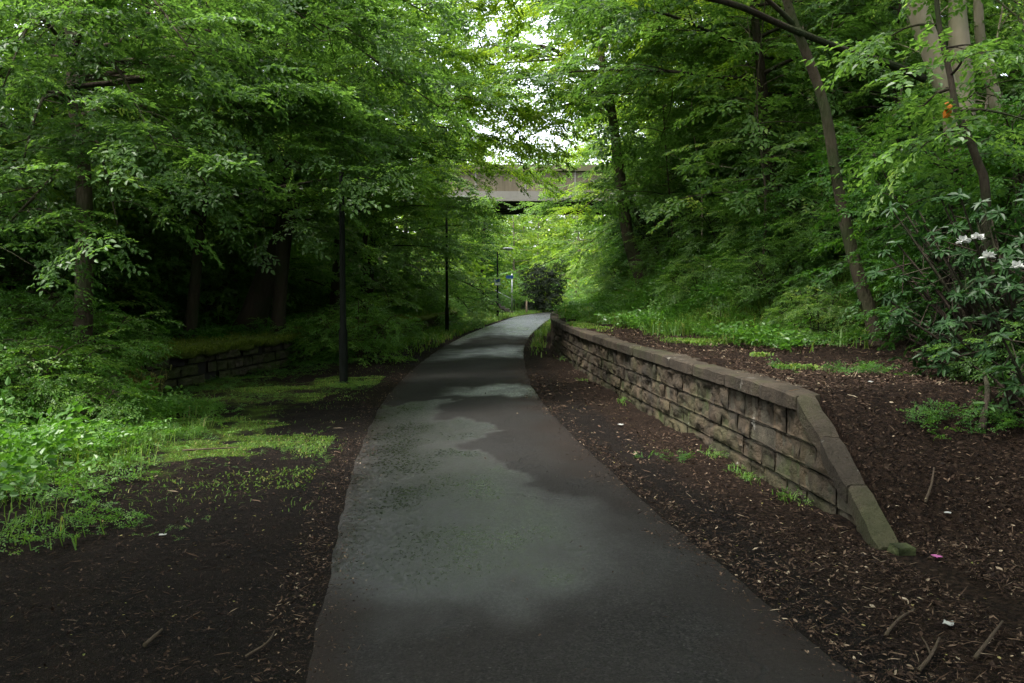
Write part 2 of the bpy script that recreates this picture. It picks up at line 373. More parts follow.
# ------------------------------------------------------------------ path
def poly_sd(px, py, P):
    P = np.asarray(P); ins = np.zeros(px.shape, bool); dm = np.full(px.shape, 1e9)
    for (x1, y1), (x2, y2) in zip(P, np.roll(P, -1, 0)):
        ins ^= ((y1 > py) != (y2 > py)) & (px < (x2 - x1) * (py - y1) / (y2 - y1 + 1e-12) + x1)
        t = np.clip(((px - x1) * (x2 - x1) + (py - y1) * (y2 - y1)) / ((x2 - x1) ** 2 + (y2 - y1) ** 2 + 1e-9), 0, 1)
        dm = np.minimum(dm, np.hypot(px - x1 - t * (x2 - x1), py - y1 - t * (y2 - y1)))
    return np.where(ins, dm, -dm)
def build_path():
    ys = np.concatenate([np.arange(-8, 3, .3), np.arange(3, 16, .06), np.arange(16, 40, .16), np.arange(40, 100, .6)])
    us = np.concatenate([[-PW - .0], np.linspace(-PW + .05, PW - .05, 42), [PW]])
    Y = np.repeat(ys[:, None], len(us), 1); U = np.repeat(us[None], len(ys), 0)
    el = (fbm(ys * 2.5, 0, 41, 6) - .5) * .06; er = (fbm(ys * 2.5, 9, 42, 6) - .5) * .06
    U = U + np.where(U < 0, el[:, None], er[:, None]) * (np.abs(U) / PW) ** 4
    X = cx(Y) + U
    Z = .012 + .02 * (1 - (U / PW) ** 2) + (fbm(X * 1.2, Y * 1.2, 8, 2) - .5) * .012
    Z[:, 0] -= .03; Z[:, -1] -= .03
    mb = MB(); mb.add(np.stack([X, Y, Z], -1).reshape(-1, 3), grid_faces(*X.shape))
    me = mb.mesh('path', True)
    x = X + (fbm(X * 2.2, Y * 1.4, 60, 6) - .5) * .9; y = Y + (fbm(X * 3.0, Y * 1.1, 61, 6) - .5) * 1.9
    G = lambda L: [gnd(*q) for q in L]
    A = [(340, 407), (468, 402), (436, 419), (503, 436), (468, 453), (516, 466), (566, 498), (660, 522), (800, 560), (900, 640), (900, 760), (200, 760), (300, 500)]
    B = [(470, 388), (560, 384), (560, 400), (440, 399)]
    C = [(440, 353), (540, 345), (540, 357), (420, 362)]
    sdA = poly_sd(x, y, G(A)); w = sstep(-.06, .12, sdA) * sstep(4.0, 5.6, Y + (fbm(X * 2, Y, 63) - .5) * 1.2) * (1 - .85 * sstep(.0, .95, U + (fbm(X * 2.5, Y, 64) - .5) * .5) * sstep(8.2, 6.8, Y)) * (.7 + .3 * sstep(0, .5, sdA))
    w = np.maximum(w, .9 * sstep(-.3, .5, poly_sd(x, y, G(B))))
    w = np.maximum(w, .8 * sstep(-1.0, 1.2, poly_sd(x, y, G(C))))
    w = np.maximum(w, sstep(27, 34, y + (fbm(X * 1.2, Y * .25, 66) - .5) * 9))
    w = np.maximum(w, .16 * fbm(X * 1.5, Y * .8, 70))
    w = w * (.62 + .75 * (fbm(X * 3.5, Y * 2.2, 71, 5) - .2))
    ed = sstep(.62, 1.15, U + (fbm(X * 2, Y * 2, 80) - .5) * .8) * .8 + sstep(-.90, -1.18, U + (fbm(X * 2, Y * 2, 81) - .5) * .5) * .9
    pattr(me, 'wet', np.clip(w, 0, 1)); pattr(me, 'edge', np.clip(ed, 0, 1))
    tag(link('path', me, M['path']), kind='structure')
build_path()

# ------------------------------------------------------------------ platform walls
class WallMap:
    def __init__(s, cur, y0, y1, side):
        s.y = np.linspace(y0, y1, 1200); s.x = cur(s.y)
        ds = np.hypot(np.diff(s.x), np.diff(s.y)); s.s = np.concatenate([[0], np.cumsum(ds)])
        s.tx = np.gradient(s.x, s.s); s.ty = np.gradient(s.y, s.s); s.side = side; s.L = s.s[-1]
    def __call__(s, a, n, z):
        """a along, n outwards (towards the path), z up"""
        a = np.asarray(a, float)
        y = np.interp(a, s.s, s.y) ; x = np.interp(a, s.s, s.x)
        ex = np.minimum(a, 0) + np.maximum(a - s.L, 0)
        tx = np.interp(a, s.s, s.tx); ty = np.interp(a, s.s, s.ty)
        nx, ny = (-ty, tx) if s.side > 0 else (ty, -tx)
        return np.stack([x + tx * ex + nx * n, y + ty * ex + ny * n, np.broadcast_to(z, x.shape)], -1)
def block(mb, wm, a0, a1, z0, z1, bulge, seed, ramp=None, rough=1.0):
    na, nz = max(6, int((a1 - a0) / .028)), 9
    A, Zz = np.meshgrid(np.linspace(a0, a1, na), np.linspace(z0, z1, nz), indexing='ij')
    ta = np.minimum(A - a0, a1 - A); tz = np.minimum(Zz - z0, z1 - Zz)
    e = np.minimum(ta, tz)
    nrm = bulge * sstep(-.008, .024, e) + rough * (fbm(A * 7 + seed * 3.1, Zz * 9 + seed, 90, 4) - .45) * .10 * sstep(-.01, .025, e)
    nrm = nrm + (vnoise(A * 4.3 + seed * 1.7, Zz * 5 + seed, 97) > .62) * -.02 * sstep(0, .02, e)
    rad = .022 * (fbm(A * 6, Zz * 6 + seed, 91, 2) - .5)
    if ramp is not None: Zz = np.minimum(Zz, ramp(A))
    V = wm(A + rad * (ta < .001) * 1, nrm, Zz + rad * .5 * (tz < .001))
    back = wm(A, np.full_like(A, -.10), Zz)
    nv = na * nz
    f = grid_faces(na, nz)
    def edge(idx):
        return [[idx[i], idx[i + 1], idx[i + 1] + nv, idx[i] + nv] for i in range(len(idx) - 1)]
    I = np.arange(nv).reshape(na, nz)
    ef = edge(list(I[0])) + edge(list(I[-1])[::-1]) + edge(list(I[:, 0])[::-1]) + edge(list(I[:, -1]))
    r = float(_hash(np.int64(seed * 13 + 5), np.int64(seed), 3))
    mb.add(np.concatenate([V.reshape(-1, 3), back.reshape(-1, 3)]), np.concatenate([f, np.array(ef)]), rq=r)
def slab(mb, wm, a0, a1, n0, n1, zt, zb, seed, wear=.012):
    """a coping stone: rounded, worn top; zt/zb functions of a"""
    na = max(6, int((a1 - a0) / .09)); prof = []
    b = .02
    prof = [(n0, 0), (n0, .5), (n0, 1 - .12), (n0 - b, 1), (n0 + (n1 - n0) * .35, 1.0), (n0 + (n1 - n0) * .6, 1.0), (n1 + .03, 1.0), (n1, 1.0), (n1, 0)]
    A = np.linspace(a0 + .006, a1 - .006, na)[:, None]
    n = np.array([p[0] for p in prof])[None]; h = np.array([p[1] for p in prof])[None]
    inset = np.zeros((na, 1)); inset[0] = inset[-1] = .022
    Nn = n - inset * (n > n1 + .09) + (fbm(A * 5 + seed, n * 6, 95, 3) - .5) * wear * 2
    Zz = zb(A) + (zt(A) - zb(A)) * h + ((fbm(A * 4 + seed, n * 4, 96, 3) - .5) * wear * 2 - inset * .6) * (h > .3)
    V = wm(np.broadcast_to(A, Nn.shape), Nn, Zz); m = len(prof)
    f = grid_faces(na, m)
    nv = na * m
    caps = [[0, m - 1 - 0, 0, 0]]
    V2 = V.reshape(-1, 3)
    c0 = V[0].mean(0); c1 = V[-1].mean(0)
    V2 = np.concatenate([V2, [c0, c1]])
    t = [[i, (i + 1) % m, nv] for i in range(m)] + [[nv - m + (i + 1) % m, nv - m + i, nv + 1] for i in range(m)]
    bot = [[i * m + m - 1, i * m, (i + 1) * m, (i + 1) * m + m - 1] for i in range(na - 1)]
    r = float(_hash(np.int64(seed * 7 + 1), np.int64(seed + 4), 8))
    mb.add(V2, np.concatenate([f, np.array(bot)])[:, ::-1], np.array(t)[:, ::-1], r, r)
def build_right_wall():
    root = thing('platform_wall', 'long low rock-faced sandstone wall with flat coping and sloping end beside the path', 'wall', (float(xw(7.0)), 7.0, 0))
    def par(o): o.parent = root; o.matrix_parent_inverse.identity(); o.location = (-root.location[0], -root.location[1], 0); return o
    wm = WallMap(xw, 5.62, 44.0, 1)
    aR = 7.02 - 5.62; top = WH + .03; cth = .125
    slope = lambda a: np.where(np.asarray(a) < aR, .05 + (top - .05) * np.clip(np.asarray(a) / aR, -.1, 1), top)
    under = lambda a: slope(a) - cth
    g = np.random.default_rng(3); mb = MB(); sd = 1
    zs = [-.06, .13, .31, .49, top - cth - .012]
    for k in range(4):
        a = -.05 + g.uniform(0, .2); 
        while a < wm.L - .2:
            ln = g.uniform(.28, .72) * (1 if a < 16 else 1.3)
            a1 = min(a + ln, wm.L)
            if zs[k] < under((a + a1) / 2) - .02:
                block(mb, wm, a + g.uniform(.004, .009), a1 - g.uniform(.004, .009), zs[k] + g.uniform(.002, .008), zs[k + 1] - g.uniform(.003, .012), g.uniform(-.012, .028), sd, lambda A: under(A) - .004)
            sd += 1; a = a1
    par(mb.build('masonry', M['stone'], smooth=True))
    core = MB(); A = np.linspace(.1, wm.L, 160)
    zc = np.minimum(under(A), top - cth) - .01
    V = np.concatenate([wm(A, np.full_like(A, -.012), np.full_like(A, -.1)), wm(A, np.full_like(A, -.012), zc), wm(A, np.full_like(A, -.34), zc), wm(A, np.full_like(A, -.34), np.full_like(A, -.1))])
    n = len(A); V = V; core.add(V, np.concatenate([np.stack([np.arange(n - 1) + i * n, np.arange(1, n) + i * n, np.arange(1, n) + (i + 1) * n, np.arange(n - 1) + (i + 1) * n], 1) for i in range(3)]))
    par(core.build('mortar_core', M['stone_left']))
    mb = MB(); a = aR; sd = 1
    while a < wm.L:
        a1 = min(a + g.uniform(.75, 1.25), wm.L); dz = g.uniform(-.006, .006)
        slab(mb, wm, a, a1, .055 + g.uniform(-.008, .008), -.24, lambda A: top + dz + 0 * A, lambda A: top - cth + 0 * A, sd); a = a1; sd += 1
    par(mb.build('coping', M['coping'], smooth=False))
    mb = MB(); b = [-.02, .48, .93, aR - .004]
    for i in range(3):
        slab(mb, wm, b[i], b[i + 1],   .05, -.10, lambda A: slope(A) + .012, lambda A: slope(A) - cth * 1.0, 50 + i, .02)
    par(mb.build('sloping_coping', M['coping']))
    mb = MB(); block(mb, wm, -.20, -.08, -.06, .09, .02, 400); 
    par(mb.build('end_stone', M['stone_left'], smooth=True))
build_right_wall()
def build_left_wall():
    root = thing('platform_wall', 'ruined moss-topped stone wall under the trees left of the path', 'wall', (float(xl(14)), 14, 0))
    def par(o): o.parent = root; o.location = (-root.location[0], -root.location[1], 0); return o
    wm = WallMap(xl, 13.6, 44.0, -1)
    g = np.random.default_rng(5); mb = MB(); sd = 700
    zs = [-.06, .16, .36, .55]
    for k in range(3):
        a = g.uniform(-.1, .2)
        while a < wm.L - .2:
            a1 = min(a + g.uniform(.22, .6), wm.L)
            if g.random() > .10 + .05 * k: block(mb, wm, a + .01, a1 - .01, zs[k] + .01, zs[k + 1] - .01, g.uniform(.0, .09), sd, None, 1.5)
            sd += 1; a = a1
    par(mb.build('masonry', M['stone_left'], smooth=True))
    A = np.linspace(0, wm.L, 160); n = len(A); core = MB()
    rings = [wm(A, np.full_like(A, -.05), np.full_like(A, -.1)), wm(A, np.full_like(A, -.05), np.full_like(A, .54)), wm(A, np.full_like(A, -.4), np.full_like(A, .54))]
    core.add(np.concatenate(rings), np.concatenate([np.stack([np.arange(n - 1) + i * n, np.arange(1, n) + i * n, np.arange(1, n) + (i + 1) * n, np.arange(n - 1) + (i + 1) * n], 1) for i in range(2)]))
    par(core.build('earth_core', M['soffit']))
    A = np.linspace(-.2, wm.L, 420)[:, None]
    pn = np.array([.02, .10, .13, .10, .02, -.15, -.35, -.6])[None]; pz = np.array([.50, .50, .56, .62, .66, .68, .68, .62])[None]
    Nn = pn + (fbm(A * 2.2, pn * 3, 120) - .5) * .22; Zz = pz + (fbm(A * 2.5, pn * 4 + 5, 121) - .5) * .14
    V = wm(np.broadcast_to(A, Nn.shape), Nn, Zz); mb = MB(); mb.add(V.reshape(-1, 3), grid_faces(*Nn.shape)[:, ::-1])
    par(mb.build('moss_cap', M['moss'], smooth=True))
build_left_wall()

# ------------------------------------------------------------------ foliage kit
def rotm(yaw, pitch, roll):
    cy, sy, cp, sp, cr, sr = np.cos(yaw), np.sin(yaw), np.cos(pitch), np.sin(pitch), np.cos(roll), np.sin(roll)
    z = np.zeros_like(cy); o = np.ones_like(cy)
    Rz = np.stack([np.stack([cy, -sy, z], -1), np.stack([sy, cy, z], -1), np.stack([z, z, o], -1)], -2)
    Ry = np.stack([np.stack([cp, z, -sp], -1), np.stack([z, o, z], -1), np.stack([sp, z, cp], -1)], -2)
    Rx = np.stack([np.stack([o, z, z], -1), np.stack([z, cr, -sr], -1), np.stack([z, sr, cr], -1)], -2)
    return Rz @ Ry @ Rx
def leaf_shape(w=.55, fold=.10, droop=.16):
    return np.array([[.02, 0, 0], [.32, .5 * w, fold - .02], [.72, .36 * w, fold * .7 - droop * .55], [1, 0, -droop],
                     [.72, -.36 * w, fold * .7 - droop * .55], [.32, -.5 * w, fold - .02]])
LEAFQ = np.array([[0, 3, 2, 1], [0, 5, 4, 3]])
def put_leaves(mb, P, Rm, S, shape, g, tint=None):
    K = len(P)
    V = P[:, None] + S[:, None, None] * np.einsum('kij,mj->kmi', Rm, shape)
    f = LEAFQ[None] + (np.arange(K) * 6)[:, None, None]
    r = np.clip(g.normal(.48, .2, K) if tint is None else tint + g.normal(0, .14, K), 0, 1)
    mb.add(V.reshape(-1, 3), f.reshape(-1, 4), rq=np.repeat(r, 2))
def spray(g, L=.8, leaf=.11, nside=4, spacing=.6, droop=.18, flat=.25):
    """a forked leafy twig along +x, leaves lying roughly flat"""
    P, Yw, S, Pt = [], [], [], []
    lines = [(np.zeros(3), 0.0, L)]
    for i in range(nside):
        t = (i + .7) / (nside + .6); sgn = 1 if i % 2 else -1
        lines.append((np.array([t * L, 0, -droop * L * t * t]), sgn * g.uniform(.6, 1.0), L * (.62 - .35 * t)))
    for o, yw, ln in lines:
        d = np.array([math.cos(yw), math.sin(yw), 0]); n = max(2, int(ln / (leaf * spacing)))
        for k in range(1, n + 1):
            t = k / n; p = o + d * ln * t + np.array([0, 0, -droop * ln * t * t])
            for sgn in ((1, -1) if k < n else (0,)):
                P.append(p + g.normal(0, .012, 3)); Yw.append(yw + sgn * g.uniform(.6, 1.15)); S.append(leaf * g.uniform(.65, 1.15)); Pt.append(g.normal(-.13, .24))
    m = len(P)
    return np.array(P), rotm(np.array(Yw), np.array(Pt), g.normal(0, flat, m)), np.array(S)
def frames(D, g, roll=.3, up=(0, 0, 1.)):
    X = D / (np.linalg.norm(D, axis=1)[:, None] + 1e-9)
    U = np.broadcast_to(np.array(up), X.shape) + g.normal(0, roll, X.shape)
    Zv = U - (U * X).sum(1)[:, None] * X; Zv /= np.linalg.norm(Zv, axis=1)[:, None] + 1e-9
    Yv = np.cross(Zv, X)
    return np.stack([X, Yv, Zv], -1)
def put_sprays(mb, P, D, S, sprays, g, shape, roll=.3):
    P = np.asarray(P); D = np.asarray(D); S = np.asarray(S); F = frames(D, g, roll)
    which = g.integers(0, len(sprays), len(P)); tint = np.clip(g.normal(.48, .17, len(P)), .05, .95)
    for i, (sp, sr, ss) in enumerate(sprays):
        k = which == i
        if not k.any(): continue
        PP = P[k][:, None] + S[k][:, None, None] * np.einsum('kij,mj->kmi', F[k], sp)
        RR = np.einsum('kij,mjl->kmil', F[k], sr)
        SS = S[k][:, None] * ss[None]
        put_leaves(mb, PP.reshape(-1, 3), RR.reshape(-1, 3, 3), SS.ravel(), shape, g, np.repeat(tint[k], len(sp)))
def poly_at(P, t):
    P = np.asarray(P, float); f = t * (len(P) - 1); i = min(int(f), len(P) - 2); return P[i] + (P[i + 1] - P[i]) * (f - i)
def smooth_poly(P, n):
    P = np.asarray(P, float); m = len(P); Q = np.concatenate([[2 * P[0] - P[1]], P, [2 * P[-1] - P[-2]]])
    out = []
    for t in np.linspace(0, m - 1, n):
        i = min(int(t), m - 2); f = t - i; a, b, c, d = Q[i:i + 4]
        out.append(.5 * (2 * b + (c - a) * f + (2 * a - 5 * b + 4 * c - d) * f * f + (3 * b - a - 3 * c + d) * f ** 3))
    return np.array(out)
def grow_limb(g, p, az, el, L, curl, n=7, wig=.10):
    pts = [np.array(p, float)]; 
    for i in range(n):
        el -= curl / n; az += g.normal(0, wig); el += g.normal(0, wig * .6)
        pts.append(pts[-1] + L / n * np.array([math.cos(az) * math.cos(el), math.sin(az) * math.cos(el), math.sin(el)]))
    return np.array(pts)
def gen_tree(seed, trunk, r0, r1, nl=22, t0=.25, L=3.5, Ltop=1.4, el=(.15, .8), curl=.7, leaf=.115, sub=7, step=.38, sps=1.0,
             bias=None, bstr=.4, nside=4, spacing=.6, extra=(), wood_sub=True, lump=.12, flare=.35, shape=None, dens=1.0, sub0=.25):
    g = np.random.default_rng(seed); W = MB(); F = MB()
    trunk = smooth_poly(trunk, 22); n = len(trunk); t = np.linspace(0, 1, n)
    rad = (r0 + (r1 - r0) * t ** .8) * (1 + flare * np.exp(-t * 22)); W.tube(trunk, rad, 12, lump=lump)
    sprays = [spray(g, .78, leaf, nside, spacing) for _ in range(6)]
    P, D, S = [], [], []
    az = g.uniform(0, 6.28); limbs = []
    for i in range(nl):
        tt = t0 + (1 - t0) * (i + g.uniform(0, .8)) / nl; az += 2.4 + g.normal(0, .35)
        p = poly_at(trunk, tt); f = (tt - t0) / (1 - t0)
        ln = (L + (Ltop - L) * f) * g.uniform(.7, 1.15)
        if bias is not None: ln *= 1 + bstr * math.cos(az - bias)
        e = el[0] + (el[1] - el[0]) * f + g.normal(0, .12)
        limbs.append((grow_limb(g, p, az, e, ln, curl * g.uniform(.6, 1.2)), (r0 + (r1 - r0) * tt ** .8) * .42))
    for pts, rr in extra: limbs.append((smooth_poly(pts, 9), rr))
    for pts, rr in limbs:
        m = len(pts); ln = np.linalg.norm(np.diff(pts, axis=0), axis=1).sum()
        W.tube(pts, rr * (1 - .85 * np.linspace(0, 1, m)) + .004, 6)
        ns = max(2, int(sub * ln / 3 * dens))
        for k in range(ns):
            tt = sub0 + (1 - sub0) * (k + g.uniform(0, .9)) / ns; p = poly_at(pts, tt)
            d = pts[min(m - 1, int(tt * (m - 1)) + 1)] - pts[int(min(tt, .999) * (m - 1))]
            a = math.atan2(d[1], d[0]) + (1 if k % 2 else -1) * g.uniform(.45, 1.2)
            sl = ln * g.uniform(.22, .42) * (1.15 - .6 * tt) + .25
            q = grow_limb(g, p, a, g.normal(.08, .25), sl, g.uniform(.2, .7), 4, .16)
            if wood_sub: W.tube(q, np.linspace(.3 * rr * (1 - .7 * tt) + .003, .0025, len(q)), 4)
            nsp = max(1, int(sl / step))
            for j in range(nsp):
                u = (j + .5 + g.uniform(-.3, .3)) / nsp; s0 = poly_at(q, u); dd = q[-1] - q[max(0, len(q) - 3)]
                aa = math.atan2(dd[1], dd[0]) + g.normal(0, .6)
                P.append(s0); D.append([math.cos(aa), math.sin(aa), g.normal(-.05, .16)]); S.append(sps * g.uniform(.7, 1.2))
            dd = q[-1] - q[-2]; P.append(q[-1]); D.append((dd / np.linalg.norm(dd)) * [1, 1, .6] + [0, 0, -.03]); S.append(sps * g.uniform(.8, 1.2))
        dd = pts[-1] - pts[-2]; P.append(pts[-1]); D.append(dd / np.linalg.norm(dd)); S.append(sps)
    put_sprays(F, P, D, S, sprays, g, leaf_shape() if shape is None else shape)
    return W, F
def gen_shrub(seed, h=2.2, rad=1.2, stems=7, leaf=.09, sub=6, **kw):
    g = np.random.default_rng(seed); W = MB(); F = MB()
    for i in range(stems):
        a = i * 2.4 + g.normal(0, .3); d = rad * math.sqrt((i + .5) / stems)
        hh = h * g.uniform(.7, 1.05) * (1 - .25 * d / rad)
        tr = [(math.cos(a) * d * .15, math.sin(a) * d * .15, -.1), (math.cos(a) * d * .5, math.sin(a) * d * .5, hh * .5), (math.cos(a) * d, math.sin(a) * d, hh)]
        w, f = gen_tree(seed * 31 + i, tr, kw.get('r0', .025), .006, nl=kw.get('nl', 9), t0=kw.get('t0', .12), L=rad * .75, Ltop=.25 * rad, el=(.1, .7), curl=.6, leaf=leaf, sub=sub,
                        step=kw.get('step', .3), sps=kw.get('sps', .62), nside=kw.get('nside', 3), spacing=kw.get('spacing', .65), flare=.1, shape=kw.get('shape'))
        W.merge(w); F.merge(f)
    return W, F
def whorl(g, leaf=.13, n=9):
    a = np.arange(n) * 2 * math.pi / n + g.normal(0, .15, n)
    return np.zeros((n, 3)) + g.normal(0, .006, (n, 3)), rotm(a, g.normal(.12, .2, n), g.normal(0, .15, n)), leaf * g.uniform(.75, 1.15, n)

KIT = {}
def kit(key, gen, bark_key, leaf_key):
    W, F = gen
    KIT[key] = (W.mesh(key + '_wood', True), F.mesh(key + '_leaves'), M[bark_key], M[leaf_key])
def plant(key, name, label, cat, x, y, rz=0, sc=1, group=None, dz=-.12, parts=('trunk', 'crown'), leafmat=None):
    """a thing with copies of one kind's wood and leaves as its parts"""
    r = thing(name, label, cat, (x, y, float(H(x, y)) + dz), rz, sc, group)
    w, f, mb_, ml = KIT[key]
    if leafmat and leafmat != f.materials[0].name if f.materials else False: f = f
    link(parts[0], w, mb_, r); link(parts[1], f, ml, r)
    return r

# tall leafy trees: several kinds
kit('wide', gen_tree(11, [(0, 0, -.2), (.1, .05, 2.5), (-.1, .2, 6), (.2, .1, 11)], .19, .03, nl=30, t0=.34, L=4.6, Ltop=1.6, el=(.1, .9), curl=.65, sub=7, leaf=.125), 'bark_dark', 'leaf')
kit('low', gen_tree(16, [(0, 0, -.2), (.1, .05, 2.5), (-.2, .1, 6), (.2, .2, 10)], .17, .03, nl=32, t0=.15, L=4.2, Ltop=1.6, el=(.05, .9), curl=.75, sub=7, leaf=.125), 'bark_dark', 'leaf')
kit('over', gen_tree(17, [(0, 0, -.2), (.3, .05, 2.5), (.7, .1, 5.5), (1.3, .1, 10)], .17, .03, nl=26, t0=.40, L=4.0, Ltop=2.6, el=(.2, .8), curl=.55, sub=7, leaf=.125, bias=0, bstr=.42), 'bark_dark', 'leaf')
kit('high', gen_tree(19, [(0, 0, -.2), (.2, .05, 3), (.6, .1, 7), (1.2, .1, 12)], .19, .03, nl=24, t0=.52, L=4.0, Ltop=2.4, el=(.2, .8), curl=.5, sub=8, leaf=.125, bias=0, bstr=.5), 'bark_dark', 'leaf2')
kit('tall', gen_tree(12, [(0, 0, -.2), (.2, -.1, 4), (.1, .2, 8), (.5, .3, 14)], .22, .03, nl=28, t0=.3, L=4.2, Ltop=1.6, el=(.1, 1.0), curl=.8, sub=7, leaf=.125), 'bark', 'leaf2')
kit('back', gen_tree(18, [(0, 0, -.2), (.2, -.1, 4), (.1, .2, 9), (.5, .3, 16)], .24, .03, nl=42, t0=.12, L=5.0, Ltop=2.2, el=(.0, .9), curl=.6, sub=5, leaf=.22, step=.55, sps=1.6, nside=3, spacing=.65), 'bark_dark', 'leaf')
kit('understorey', gen_tree(13, [(0, 0, -.2), (.3, .1, 1.6), (.5, .4, 3.4), (.9, .4, 6)], .08, .015, nl=24, t0=.12, L=3.0, Ltop=1.0, el=(.0, .8), curl=.6, sub=7, leaf=.115), 'bark_dark', 'leaf')
kit('sapling', gen_tree(14, [(0, 0, -.2), (.15, .1, 1.6), (.1, .3, 3.4), (.3, .3, 5.5)], .035, .008, nl=16, t0=.3, L=1.6, Ltop=.6, el=(.1, .7), curl=.5, sub=6, leaf=.11), 'bark', 'leaf')
kit('bare', gen_tree(20, [(0, 0, -.2), (.25, .05, 1.8), (.35, .3, 3.6), (.9, .35, 6)], .028, .006, nl=13, t0=.2, L=1.5, Ltop=.5, el=(.3, 1.0), curl=.2, sub=3, leaf=.09, step=1.2, sps=.5), 'bark_pale', 'leaf')
kit('far', gen_tree(15, [(0, 0, -.2), (.3, .1, 4), (.1, .3, 8), (.4, .3, 13)], .2, .03, nl=26, t0=.1, L=4.2, Ltop=1.6, el=(.1, 1.0), curl=.7, sub=5, leaf=.24, step=.6, sps=1.7, nside=3, spacing=.7), 'bark_far', 'leaf_far')
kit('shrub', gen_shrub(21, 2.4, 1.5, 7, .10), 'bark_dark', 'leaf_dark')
kit('bush', gen_shrub(22, 1.5, 1.1, 7, .085, nl=8), 'bark_dark', 'leaf')
kit('mound_bush', gen_shrub(25, 1.35, 1.15, 9, .075, nl=9), 'bark', 'weed')
kit('fresh_bush', gen_shrub(23, 1.7, 1.1, 8, .07, nl=9), 'bark', 'weed')
kit('evergreen', gen_shrub(24, 3.4, 1.5, 9, .13, nl=12, step=.3, sps=.75), 'bark_dark', 'leaf_holly')

